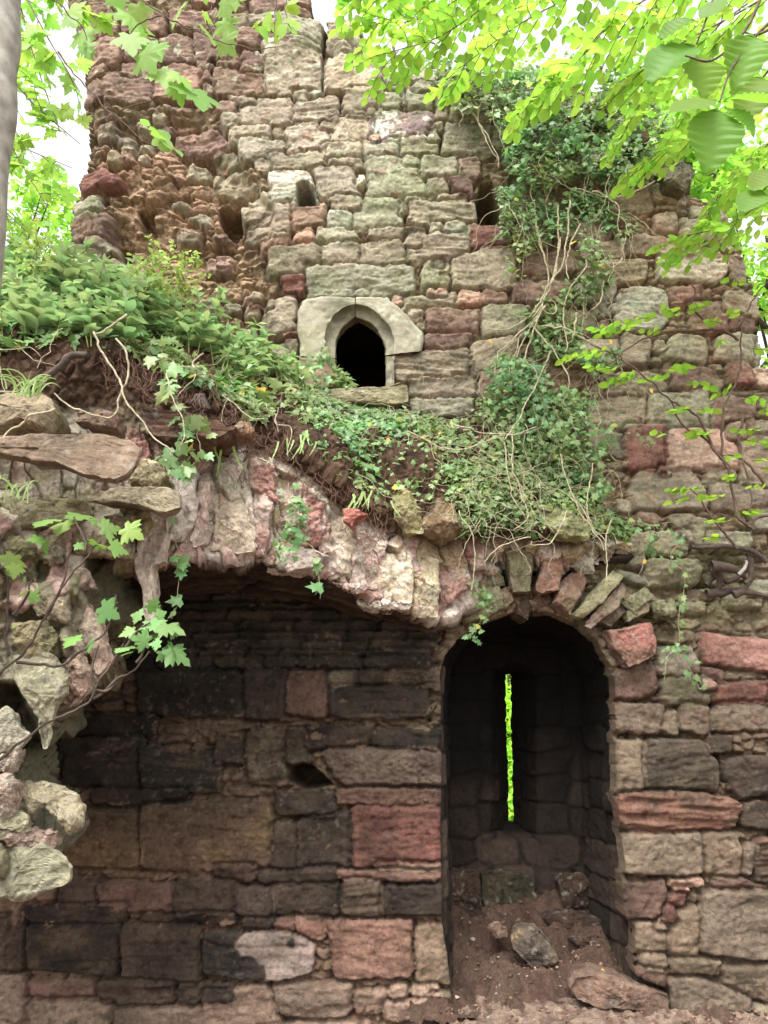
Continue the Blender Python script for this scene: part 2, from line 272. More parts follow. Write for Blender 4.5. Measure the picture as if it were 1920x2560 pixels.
HOLES = [(cpoly('K', 452, 800, 500, 790, 530, 830, 552, 905, 455, 905), .35), (cpoly('K', 1225, 850, 1250, 770, 1300, 760, 1345, 850, 1350, 945, 1240, 955), .4), (cpoly('L', 1440, 420, 1480, 430, 1480, 500, 1450, 470), .25),
         (cpoly('G', 1245, 0, 1310, -25, 1370, 5, 1440, 75, 1370, 100, 1300, 100, 1240, 60), .4), (cpoly('K', 90, 840, 200, 830, 200, 960, 150, 985, 100, 920), .3), (cpoly('A', 420, 790, 450, 800, 440, 860, 410, 850), .2),
         (cpoly('A', 560, 840, 650, 840, 640, 950, 580, 950), .22), (cpoly('C', 590, 230, 680, 260, 670, 330, 600, 320), .35), (cpoly('A', 480, 990, 530, 1000, 520, 1090, 490, 1060), .25), (cpoly('J', 1435, 665, 1470, 670, 1450, 820, 1440, 760), .15),
         (cpoly('D', 810, 868, 870, 862, 865, 890, 815, 895), .2), (cpoly('J', 110, 505, 200, 505, 210, 525, 100, 520), .12), (cpoly('K', 556, 60, 572, 80, 566, 380, 556, 380), .25), (cpoly('K', 820, 250, 835, 300, 850, 400, 830, 380), .2),
         (cpoly('B', 720, 480, 1020, 420, 1020, 560, 760, 560), .35), (cpoly('D', 765, 540, 790, 545, 780, 600, 762, 600), .2)]
# zones of rough core: polygon, extra depth, roughness, colour, strength
ZONES = [(cpoly('A', 430, 440, 800, 430, 900, 520, 1000, 620, 1160, 890, 1100, 1000, 1080, 1106, 400, 1106, 480, 900, 300, 780, 340, 640), -.13, .09, (160, 126, 105)),
         (cpoly('C', 480, 0, 1080, 0, 1160, 170, 1270, 300, 1100, 330, 1290, 560, 900, 560, 500, 400), -.10, .06, (160, 132, 104)),
         (cpoly('Q', 60, 400, 250, 560, 380, 520, 540, 380, 860, 330, 1160, 520, 1400, 640, 1659, 720, 1659, 840, 1380, 830, 1180, 900, 960, 800, 620, 600, 330, 780, 200, 760), -.09, .05, (140, 130, 100)),
         (cpoly('N', 680, 1780, 1106, 1760, 1106, 2060, 700, 2100), -.14, .06, (92, 84, 66))]
STAINS = [(cpoly('I', 560, 270, 1050, 270, 1040, 540, 700, 560, 300, 500), .7), (cpoly('I', 200, 580, 680, 560, 620, 800, 250, 820), .6), (cpoly('M', 560, 800, 1050, 790, 1070, 1100, 1000, 1106, 750, 1000), .68), (cpoly('I', 1420, 370, 1659, 380, 1640, 520, 1440, 500), .8),
          (cpoly('G', 1195, 450, 1900, 450, 1900, 640, 1195, 660), .5), (cpoly('G', 640, 700, 870, 690, 1320, 720, 1200, 900, 650, 900), .6), (cpoly('G', 1190, 220, 1700, 200, 1600, 440, 1200, 440), .5), (cpoly('J', 1480, 600, 1720, 700, 1720, 1000, 1560, 950), .5),
          (cpoly('E', 500, 480, 1650, 480, 1800, 700, 1650, 1106, 300, 1106), .50), (cpoly('J', 1130, 590, 1400, 600, 1400, 800, 1150, 760), .35)]
GREEN = [(cpoly('K', 700, 150, 1250, 230, 1300, 700, 1000, 900, 700, 750), .4), (cpoly('D', 800, 0, 1659, 0, 1659, 900, 1200, 900, 700, 500), .22), (cpoly('Q', 300, 330, 1659, 330, 1659, 760, 1150, 760, 900, 700, 400, 700), .5), (cpoly('L', 480, 170, 1250, 170, 1250, 320, 480, 330), .35), (cpoly('J', 1190, 250, 1420, 250, 1420, 450, 1200, 450), .7)]

def mute(d, f=.22):
    for k, c in d.items():
        m = sum(c) / 3.; q = [x + (m - x) * f for x in c]; d[k] = (q[0] * .99, q[1] * 1.0, q[2] * .965)
mute(PAL, .34); mute(PAL2, .4)
def build_wall():
    res = .0092
    xs = np.arange(-4.3, 4.4, res); zs = np.arange(-.25, 9.2, res)
    X, Z = np.meshgrid(xs, zs)
    U, Vv, dep = proj(X, 0.0, Z)
    mpp = dep / CF                                          # metres per photo pixel
    wu = fbm(X * 5, Z * 5, 1.5, 3, 11) * 6.5 + vnoise(X * 22, Z * 22, 0, 5) * 2.6 + vnoise(X * 45, Z * 45, 0, 6) * 1.8
    wv = fbm(X * 5, Z * 5, 7.5, 3, 31) * 6 + vnoise(X * 22, Z * 22, 0, 8) * 2.4 + vnoise(X * 45, Z * 45, 0, 9) * 1.8
    Uw = U + wu; Vw = Vv + wv
    zone = np.zeros_like(X); zrough = np.zeros_like(X); zcol = np.zeros(X.shape + (3,)); zc = np.zeros_like(X)
    for poly, dz, ro, c in ZONES:
        s = sdpoly(Uw, Vw, poly); m = smooth(25, -45, s + fbm(X * 6, Z * 6, 0, 3, 77) * 30)
        zone += dz * m * .8; zrough = np.maximum(zrough, ro * m); zcol = zcol * (1 - m[..., None]) + lin(c) * m[..., None]; zc = np.maximum(zc, m)
    # rubble fill
    gx = X / .135 + fbm(X * 7, Z * 7, 0, 2, 3) * .55; gz = Z / .06 + fbm(X * 7, Z * 7, 4.5, 2, 3) * .55
    f1, f2, idd, ox, oy = worley(gx, gz, 41, .85, True)
    tiltf = (ox * ((idd * 7.3) % 1 - .5) + oy * ((idd * 13.7) % 1 - .7)) * .05
    a1, a2, ida, bx_, by_ = worley(X / .19 + fbm(X * 6, Z * 6, 0, 2, 13) * .22, Z / .13 + fbm(X * 6, Z * 6, 4.5, 2, 13) * .22, 45, .95, True)
    angular = (ida - .5) * .13 + (bx_ * ((ida * 7.3) % 1 - .5) + by_ * ((ida * 13.7) % 1 - .65)) * .16
    g1, g2, id2 = worley(X / .05, Z / .032, 43)
    big = idd > .35
    e = np.where(big, smooth(0.02, .3, f2 - f1), smooth(.02, .3, g2 - g1) * .8)
    h = -.045 + e * np.where(big, .035 + .03 * (idd - .5) + tiltf, .03 * id2)
    low = vnoise(X * .9, Z * .9, 0, 61) * .03 + vnoise(X * 2.5, Z * 2.5, 0, 62) * .018
    fine = fbm(X * 14, Z * 20, 0, 4, 63)
    strata = fbm(X * 6, Z * 55, 0, 3, 66)
    h = h + fine * .008
    tint = fbm(X * 3, Z * 3, 0, 3, 90)
    base_f = lin((122, 110, 90)) * (.75 + .55 * np.where(big, idd, id2))[..., None]
    redm = smooth(-.25, .35, tint + np.where(big, idd, id2) - .5)[..., None]
    base_f = base_f * (1 - redm * .5) + lin((118, 92, 80)) * redm * .5
    mortar = lin((132, 119, 96)) * (1 + .2 * fine[..., None])
    C = mortar * (1 - e[..., None]) + base_f * e[..., None]
    C = C * (1 - .55 * zc[..., None]) + zcol * (.55 * zc[..., None]) * (.8 + .3 * e[..., None])
    sdmin = np.full(X.shape, .3)
    stones = []
    for ln in STONES.replace('\n', ';').split(';'):
        t = ln.split()
        if not t: continue
        n = [float(q) for q in t[1:-1]]
        if len(n) == 4: x0, y0, x1, y1 = n; n = [x0, y0, x1, y0, x1, y1, x0, y1]; box = True
        else: box = False
        p = np.array(cpoly(t[0], *n))
        if box:
            sz = min(abs(p[1, 0] - p[0, 0]), abs(p[2, 1] - p[1, 1])); p = p + rng.uniform(-.09, .09, p.shape) * sz
        stones.append((p, t[-1]))
    rs = random.Random(3)                                   # thin courses just under the vault
    v = 1418.
    while v < 1655:
        hgt = rs.uniform(17, 27); u = 150 + rs.uniform(0, 80)
        while u < 1085:
            wd = rs.uniform(70, 190); u1 = min(u + wd, 1098)
            q = [(u, v + rs.uniform(-3, 3)), (u1, v + rs.uniform(-3, 3)), (u1, v + hgt - rs.uniform(0, 3)), (u, v + hgt - rs.uniform(0, 3))]
            if not (u > 1000 and u1 - u < 30): stones.append((np.array(q), 'd'))
            u = u1 + 2
        v += hgt + 1
    for ua, ub, va, vb in ((1932, 3100, 1000, 2620), (-1600, -66, 1700, 2620), (-1600, -20, 640, 700)):   # the wall goes on past the frame
        v = va
        while v < vb:
            hgt = rs.uniform(45, 105); u = ua + rs.uniform(0, 30)
            while u < ub:
                u1 = min(u + rs.uniform(70, 210), ub + 30); j_ = lambda: rs.uniform(-6, 6)
                stones.append((np.array([(u + j_(), v + j_()), (u1 + j_(), v + j_()), (u1 + j_(), v + hgt + j_()), (u + j_(), v + hgt + j_())]), rs.choice('bbbrgrpRd'))); u = u1 + 3
            v += hgt + 4
    for si, (p, k) in enumerate(stones):
        c = p.mean(0); ar = 0
        for i in range(len(p)):
            j = (i + 1) % len(p); ar += p[i, 0] * p[j, 1] - p[j, 0] * p[i, 1]
        if ar < 0: p = p[::-1]
        lo = p.min(0) - 34; hi = p.max(0) + 34
        rows = np.where((Vv[:, 0] > lo[1]) & (Vv[:, 0] < hi[1]))[0]
        if not len(rows): continue
        r0, r1 = rows[0], rows[-1] + 1
        cm = (U[r0:r1] > lo[0]) & (U[r0:r1] < hi[0]); cc = np.where(cm.any(0))[0]
        if not len(cc): continue
        c0, c1 = cc[0], cc[-1] + 1; S = (slice(r0, r1), slice(c0, c1))
        u = Uw[S]; v = Vw[S]; acc = 0; kk = 5.5
        for i in range(len(p)):
            j = (i + 1) % len(p); ex, ey = p[j] - p[i]; L = math.hypot(ex, ey) + 1e-6
            d = ((u - p[i, 0]) * ey - (v - p[i, 1]) * ex) / L
            acc = acc + np.exp(np.clip(d / kk, -40, 12))
        sd = kk * np.log(acc) * mpp[S] - .012                # metres, negative inside
        r_ = random.random(); mn = min(hi - lo - 68) * float(mpp[S].mean())
        rad = min(.022, .18 * mn) * random.uniform(.45, 1.1)
        t = np.clip(-sd / rad, 0, 1); prof = np.clip(1 - (1 - t) ** 2.0, 0, 1) ** .8
        x = X[S]; z = Z[S]; o_ = si * 3.7
        prot = (random.uniform(.0, .022) if c[1] < 1700 else random.uniform(0, .035)) + (.012 if k in 'SRPs' else 0)
        sm = smooth(.04, .12, np.array(mn))
        tl = ((v - c[1]) / (hi[1] - lo[1]) * random.uniform(-.05, .02) + (u - c[0]) / (hi[0] - lo[0]) * random.uniform(-.03, .03))
        nn = fbm(x * 7 + o_, z * 13, 0, 5, 100 + si, .55); rel = terr(nn, 5., .7) * .014 + nn * .006 + fbm(x * 45, z * 60, 0, 2, 12) * .003
        rel += -.007 * smooth(.25, .6, fbm(x * 26 + o_, z * 34, 0, 2, 200 + si))
        stm = {'s': .022, 'S': .028, 'n': .012}.get(k, .009 * smooth(.4, .8, r_))
        wz = z + .03 * vnoise(x * 3 + o_, z * 2, 0, si) + (x * random.uniform(-.12, .12))
        rel += fbm(x * 3 + o_, wz * 42, 0, 3, 300 + si) * stm * 1.2
        if k == 'w': rel += vnoise(x * 60 + z * 60, z * 60 - x * 25, 0, 3) * .010
        hs = -.036 + (.036 + prot) * prof + (rel + tl) * prof
        hs = np.where(sd < .003, hs, -9)
        ins = (sd < .003) & (hs > h[S])
        h[S] = np.where(ins, hs, h[S] - .035 * smooth(.035, 0.0, sd) * (sd >= .003))
        A_, B_ = lin(PAL[k]), lin(PAL2[k])
        mixm = smooth(-.12, .45, fbm(x * 4 + o_, z * 5, 0, 4, 400 + si) + random.uniform(-.25, .15))
        if k == 'm': mixm = smooth(.02, .12, fbm(x * 14, z * 14, 0, 3, 5))
        if k == 'K': mixm = smooth(.1, .25, fbm(x * 6, z * 6, 0, 3, 9) + (u - 640) / 260.)
        cs = (A_ * (1 - mixm[..., None]) + B_ * mixm[..., None]) * random.uniform(.84, 1.14) * np.array((random.uniform(.97, 1.04), 1, random.uniform(.94, 1.05)))
        if k in 'SsnR': cs = cs * (1 + .22 * fbm(x * 2, wz * 60, 0, 2, 9)[..., None])
        
        C[S] = np.where(ins[..., None], cs, C[S]); sdmin[S] = np.minimum(sdmin[S], sd)
    # stains, moss, lichen (their own shapes)
    st = np.zeros_like(X)
    for poly, a in STAINS:
        s = sdpoly(Uw, Vw, poly); st = np.maximum(st, a * smooth(30, -60, s + fbm(X * 5, Z * 5, 0, 4, 55) * 110))
    C = C * (1 - st[..., None]) + (C * .2 + lin((36, 34, 32)) * .35) * st[..., None]
    gr = np.full(X.shape, .10)
    for poly, a in GREEN:
        s = sdpoly(Uw, Vw, poly); gr = np.maximum(gr, a * smooth(60, -60, s))
    gm = gr * smooth(-.1, .4, fbm(X * 8, Z * 8, 0, 4, 71) + .1 * (1 + vnoise(X * 1.5, Z * 1.5, 0, 72)))
    C = C * (1 - gm[..., None]) + lin((116, 122, 86)) * (.6 + C.mean(-1, keepdims=True) * 2.2) * gm[..., None]
    lc = smooth(.42, .52, fbm(X * 16, Z * 16, 0, 3, 73)) * smooth(0, .5, vnoise(X * 1.1, Z * 1.1, 0, 74)) * smooth(3.2, 4.2, Z) * .6
    C = C * (1 - lc[..., None]) + lin((178, 186, 160)) * lc[..., None]
    h = h + low + zone * (1 - .35 * smooth(.005, -.03, sdmin)) + (zrough / .09) * (angular * .4 + terr(fbm(X * 4, Z * 7, 0, 5, 81, .55), 5., .55) * .05 + fbm(X * 1.6, Z * 1.6, 0, 2, 82) * .07)
    # left tower face stands a little behind the scar line
    scar = [cpx('K', 40, 330), cpx('K', 160, 612), cpx('K', 340, 900), cpx('K', 330, 1100)]
    lu = np.interp(Vv, [-300, 0, scar[0][1], scar[1][1], scar[2][1], scar[3][1], 1100, 1101], [700, 540, scar[0][0], scar[1][0], scar[2][0], scar[3][0], 640, -900])
    h = h - .07 * smooth(8, -8, U - lu + wu) * smooth(1120, 1000, Vv)
    # broken ragged facing towards the left edge and top right
    for poly, dpt in HOLES:
        s = sdpoly(U + wu * .5, Vv + wv * .5, poly) * mpp
        h = h - dpt * smooth(.004, -.03, s)
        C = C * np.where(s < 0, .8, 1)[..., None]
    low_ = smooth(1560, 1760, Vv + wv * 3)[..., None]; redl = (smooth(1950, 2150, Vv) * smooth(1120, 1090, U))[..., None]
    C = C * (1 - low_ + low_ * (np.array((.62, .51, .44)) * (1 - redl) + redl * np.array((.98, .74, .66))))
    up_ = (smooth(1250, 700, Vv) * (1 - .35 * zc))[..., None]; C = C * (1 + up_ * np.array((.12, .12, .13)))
    pk = (smooth(1350, 1450, U) * smooth(1500, 1300, Vv) * smooth(-.1, .4, fbm(X * 1.6, Z * 2, 0, 3, 47)))[..., None]; C = C * (1 + pk * np.array((.18, .03, .02)))
    C = np.where((inpoly(U, Vv, OUT))[..., None], C * (1 + .10 * vnoise(X * 1.7, Z * 1.7, 0, 88)[..., None]), C)
    spk = (smooth(.40, .50, fbm(X * 34, Z * 34, 0, 2, 171)) * smooth(-.1, .4, vnoise(X * 2.5, Z * 2.5, 0, 172)) * .5)[..., None]; spk = spk * (.35 + .65 * smooth(1700, 1500, Vv)[..., None]); C = C * (1 - spk) + (C * .4 + lin((190, 182, 164)) * .45) * spk; gy_ = C.mean(-1, keepdims=True); C = C + (gy_ - C) * .22 * smooth(1500, 1800, Vv)[..., None]
    dks = (smooth(.34, .46, fbm(X * 22, Z * 22, 0, 3, 173)) * .55)[..., None]; C = C * (1 - dks * .6)
    # window frame pocket: push the rubble behind the carved surround
    s = sdpoly(U, Vv, WINOUT) * mpp
    h = np.where(s < -.012, -.2, h)
    n0, n1 = X.shape
    srec = sdpoly(U + wu * .35, Vv + wv * .35, REC) * mpp
    ragged = sdpoly(U + wu * 1.3, Vv + wv * 1.3, OUT)
    edge = smooth(0, 70, -ragged); h = h - .10 * (1 - edge)
    keep = (ragged < 0) & (sdpoly(U, Vv, WIN) > 16) & ~inpoly(U + wu * .35, Vv + wv * .35, REC)
    gz_, gx_ = np.gradient(srec, res); near = (srec >= 0) & (srec < res * 1.3); gl = np.hypot(gx_, gz_) + 1e-6
    X = X - np.where(near, srec * gx_ / gl ** 2, 0) ; Z = Z - np.where(near, srec * gz_ / gl ** 2, 0)
    h = np.where(srec < .03, h - .012 * smooth(.03, 0, srec), h)
    idx = np.arange(n0 * n1).reshape(n0, n1)
    fk = keep[:-1, :-1] & keep[1:, :-1] & keep[:-1, 1:] & keep[1:, 1:]
    q = np.stack([idx[:-1, :-1], idx[:-1, 1:], idx[1:, 1:], idx[1:, :-1]], -1)[fk]
    V = np.stack([X, -h, Z], -1).reshape(-1, 3); Cf = C.reshape(-1, 3)
    # rim: boundary edges run back through the thickness of the wall
    key = {}
    ed = np.concatenate([q[:, [0, 1]], q[:, [1, 2]], q[:, [2, 3]], q[:, [3, 0]]])
    lo_ = ed.min(1).astype(np.int64); hi_ = ed.max(1).astype(np.int64); kk_ = lo_ * (n0 * n1) + hi_
    un, ix, ct = np.unique(kk_, return_index=True, return_counts=True)
    be = ed[ix[ct == 1]]
    # only the outer outline gets a thick rim; the window pocket and the recess get their own linings
    mid = (V[be[:, 0]] + V[be[:, 1]]) / 2; bu, bv, _ = proj(mid[:, 0], 0 * mid[:, 0], mid[:, 2])
    isw = inpoly(bu, bv, [(WINOUT[i][0], WINOUT[i][1]) for i in range(len(WINOUT))]); isr = (sdpoly(bu, bv, REC) < 25)
    be = be[~isw]
    vs = np.unique(be); mp = np.zeros(n0 * n1, np.int64); mp[vs] = np.arange(len(vs))
    tu, tv, _ = proj(V[vs][:, 0], 0 * V[vs][:, 0], V[vs][:, 2]); isrv = (sdpoly(tu, tv, REC) < 25)
    rings = [V[vs]]; rc = [Cf[vs]]; depths = [.05, .1, .16, .24, .34, .46, .6, .8]
    for d in depths:
        b = V[vs].copy(); b[:, 1] += np.where(isrv, d * .18, d); am = np.where(isrv, 0, .05)
        b[:, 0] += fbm(b[:, 0] * 6, b[:, 1] * 9, b[:, 2] * 6, 3, 5) * am; b[:, 2] += fbm(b[:, 0] * 6, b[:, 1] * 9, b[:, 2] * 6, 3, 6) * am
        rings.append(b); rc.append(Cf[vs] * .9)
    base = len(V); V = np.concatenate([V] + rings[1:]); Cf = np.concatenate([Cf] + rc[1:]); nv = len(vs)
    fs = [q]
    for r in range(len(depths)):
        a = be[:, 0] if r == 0 else base + (r - 1) * nv + mp[be[:, 0]]; b = be[:, 1] if r == 0 else base + (r - 1) * nv + mp[be[:, 1]]
        c = base + r * nv + mp[be[:, 1]]; d = base + r * nv + mp[be[:, 0]]
        fs.append(np.stack([b, a, d, c], -1))
    # drop unused vertices
    Fq = np.concatenate(fs); used = np.unique(Fq); rm = np.zeros(len(V), np.int64); rm[used] = np.arange(len(used))
    return V[used], rm[Fq], np.clip(Cf[used], .004, .9)
ruin = thing('castle_wall', (0, 0, 0), 'tall ruined red and buff sandstone castle wall with a small pointed window and an arched recess', 'castle wall')
_V, _F, _C = build_wall()
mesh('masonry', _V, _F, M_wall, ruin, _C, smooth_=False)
# ------------------------------------------------------------------ lined openings: window, recess with its loophole
def loft(rings, closed=True):
    n = len(rings[0]); V = np.concatenate(rings); F = []
    for r in range(len(rings) - 1):
        a = r * n + np.arange(n if closed else n - 1); b = r * n + (np.arange(n if closed else n - 1) + 1) % n
        F.append(np.stack([a, b, b + n, a + n], -1))
    return V, np.concatenate(F)
def grid_normals(G):                # G[i, j, 3]
    du = np.gradient(G, axis=1); dv = np.gradient(G, axis=0); n = np.cross(du, dv)
    return n / (np.linalg.norm(n, axis=-1, keepdims=True) + 1e-9)
def grid_faces(r, c):
    i = np.arange(r * c).reshape(r, c); return np.stack([i[:-1, :-1], i[:-1, 1:], i[1:, 1:], i[1:, :-1]], -1).reshape(-1, 4)
def arch_ring(l, r, top, spring, bot, Y, lb=0, rb=0, nl=46, na=60, nb=30):
    pts = []
    for t in np.linspace(1, 0, nl, endpoint=False): pts.append((l + lb * t, spring + (bot - spring) * t))
    for a in np.linspace(math.pi, 0, na, endpoint=False): pts.append(((l + r) / 2 + (r - l) / 2 * math.cos(a), spring - (spring - top) * math.sin(a) ** .9))
    for t in np.linspace(0, 1, nl, endpoint=False): pts.append((r + rb * t, spring + (bot - spring) * t))
    for t in np.linspace(0, 1, nb, endpoint=False): pts.append((r + rb + (l + lb - r - rb) * t, bot))
    return np.array([P(u, v, Y) for u, v in pts])
lip = arch_ring(1070, 1570, 1492, 1690, 2580, .075, 20, 74)
front = arch_ring(1100, 1536, 1521, 1690, 2560, .05, 18, 68)
mid_ = arch_ring(1106, 1512, 1536, 1700, 2500, .35, 18, 60)
back = arch_ring(1116, 1452, 1580, 1735, 2290, .95, 6, 10)
emb = arch_ring(1225, 1345, 1655, 1700, 2105, .99)
slit0 = arch_ring(1262, 1277, 1684, 1690, 2056, 1.36, 8, 8)
slit1 = arch_ring(1263, 1277, 1684, 1690, 2052, 1.52, 8, 8)
rings = [lip]
for t in np.linspace(0, 1, 14): rings.append(front * (1 - t) + mid_ * t)
for t in np.linspace(0, 1, 36)[1:]: rings.append(mid_ * (1 - t) + back * t)
for t in np.linspace(0, 1, 30)[1:]: rings.append(back * (1 - t) + emb * t)
for t in np.linspace(0, 1, 18)[1:]: rings.append(emb * (1 - t) + slit0 * t)
for t in np.linspace(0, 1, 8)[1:]: rings.append(slit0 * (1 - t) + slit1 * t)
Gd = np.array(rings); dens = 3
Gd = np.concatenate([np.stack([Gd[:, i] * (1 - k / dens) + Gd[:, (i + 1) % Gd.shape[1]] * (k / dens) for k in range(dens)], 1) for i in range(Gd.shape[1])], 1)
Gc = np.concatenate([Gd, Gd[:, :1]], 1)
nr_ = grid_normals(Gc)[:, :-1]
cen = Gd.mean(1, keepdims=True); sgn = np.sign(((cen - Gd) * nr_).sum(-1, keepdims=True)); nr_ = nr_ * np.where(sgn == 0, 1, sgn)   # inward
xx, yy, zz = Gd[..., 0], Gd[..., 1], Gd[..., 2]
f1, f2, idd = worley(yy / .34 + fbm(xx * 4, zz * 4, yy * 4, 2, 3) * .15 + xx / .34, zz / .20 + fbm(xx * 3, zz * 2, yy * 3, 2, 4) * .15, 91, .45)
rel = smooth(.01, .12, f2 - f1) * .016 + fbm(xx * 12, zz * 16, yy * 12, 4, 5) * .018 + (idd - .5) * .02
rowi = np.arange(Gd.shape[0])[:, None]; fade = np.where(rowi > 95, .12, np.where(rowi > 84, .4, 1.)); fade = np.where(rowi < 1, 0, fade)
Gd = Gd + nr_ * (rel * fade)[..., None]
Gd[..., 0] += (rowi > 88) * fbm(zz * 22, np.sign(xx - 1.0), 0, 3, 77) * .012
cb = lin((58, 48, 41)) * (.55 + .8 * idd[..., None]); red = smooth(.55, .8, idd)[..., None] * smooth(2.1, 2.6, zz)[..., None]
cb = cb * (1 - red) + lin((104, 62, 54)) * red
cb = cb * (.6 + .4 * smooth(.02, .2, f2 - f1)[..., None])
recess_shade = smooth(.7, 1.6, zz + .5 * fbm(xx * 3, zz * 3, yy * 3, 3, 8))[..., None] * .92 * smooth(.0, .25, yy)[..., None]  # shade of the recess put into the lining colour, stronger upward and inward
cb = cb * (1 - recess_shade) + lin((16, 15, 14)) * recess_shade
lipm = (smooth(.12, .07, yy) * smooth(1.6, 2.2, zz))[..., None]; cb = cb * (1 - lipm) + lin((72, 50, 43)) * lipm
r0, c0 = Gd.shape[:2]; ii = np.arange(r0 * c0).reshape(r0, c0); jj = np.roll(ii, -1, 1)
Fq = np.stack([ii[:-1], jj[:-1], jj[1:], ii[1:]], -1).reshape(-1, 4)
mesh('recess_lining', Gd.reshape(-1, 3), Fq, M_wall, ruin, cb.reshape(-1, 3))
# sloping earth and rubble floor of the recess
xs = np.linspace(.15, 2.05, 240); ys = np.linspace(-.16, 1.35, 200); X, Yg = np.meshgrid(xs, ys)
prof = np.interp(Yg, [-.2, -.05, .12, .35, .6, .68, .85, .9, 1.35], [-.13, -.05, .02, .10, .20, .30, .34, .42, .62])
f1, f2, idd = worley(X / .22 + fbm(X * 4, Yg * 4, 0, 2, 5) * .4, Yg / .2, 17)
stone = smooth(.03, .25, f2 - f1) * (idd > .62)
Zf = prof + fbm(X * 3, Yg * 3, 0, 4, 21) * .13 + terr(fbm(X * 7, Yg * 7, 0, 5, 25, .6), 4., .6) * .07 + fbm(X * 22, Yg * 22, 0, 4, 26, .65) * .025 + stone * .012 + .06 * smooth(.5, .15, X - .1) 
cf = lin((88, 68, 58)) * (1 + .45 * fbm(X * 9, Yg * 9, 0, 4, 23)[..., None]); cf = cf * (1 - stone[..., None] * .4) + lin((98, 82, 68)) * stone[..., None] * .4
mesh('rubble_floor', np.stack([X, Yg, Zf], -1).reshape(-1, 3), grid_faces(*X.shape), M_soil, ruin, cf.reshape(-1, 3))
FLOORSTONES = [(cpoly('H', 420, 455, 500, 440, 640, 470, 660, 560, 620, 650, 470, 640, 420, 560), .84, (84, 76, 58)), (cpoly('H', 262, 440, 400, 440, 425, 560, 420, 650, 270, 660), .80, (92, 72, 60)), (cpoly('H', 740, 470, 860, 460, 940, 520, 930, 600, 780, 600), .82, (84, 66, 54)), (cpoly('H', 690, 640, 820, 620, 960, 660, 950, 720, 760, 720), .66, (80, 62, 52)), (cpoly('H', 330, 700, 440, 690, 480, 780, 430, 830, 340, 800), .42, (88, 70, 58)), (cpoly('H', 560, 880, 640, 870, 660, 920, 580, 930), .08, (96, 78, 66))]
# window room: dark stone chamber behind the small window
def room(name, l, r, t, b, y0, y1, parent):
    a = P(l, b, 0); c = P(r, t, 0); x0, x1, z0, z1 = a[0], c[0], a[2], c[2]
    V = []; F = []
    def quadgrid(o, e1, e2, n=26):
        s = len(V); g = np.linspace(0, 1, n)
        for i in g:
            for j in g: V.append(np.array(o) + np.array(e1) * i + np.array(e2) * j)
        F.extend((grid_faces(n, n) + s).tolist())
    D_ = y1 - y0
    quadgrid((x0, y1, z0), (x1 - x0, 0, 0), (0, 0, z1 - z0)); quadgrid((x0, y0, z0), (0, D_, 0), (0, 0, z1 - z0)); quadgrid((x1, y0, z0), (0, D_, 0), (0, 0, z1 - z0))
    quadgrid((x0, y0, z0), (x1 - x0, 0, 0), (0, D_, 0)); quadgrid((x0, y0, z1), (x1 - x0, 0, 0), (0, D_, 0))
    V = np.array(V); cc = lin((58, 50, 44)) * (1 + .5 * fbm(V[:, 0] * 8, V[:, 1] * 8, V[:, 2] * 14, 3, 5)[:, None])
    V = V + np.stack([fbm(V[:, 0] * 9, V[:, 1] * 9, V[:, 2] * 9, 3, k) * .03 for k in (1, 2, 3)], -1)
    return mesh(name, V, np.array(F), M_wall, parent, cc)
window = bpy.data.objects.new('window', None); col.objects.link(window); window.parent = ruin; window.location = P(935, 975, 0)
def childmesh(*a, **k):
    return mesh(*a, **k)
room('window_chamber', 790, 1010, 700, 1050, .22, 1.5, window)
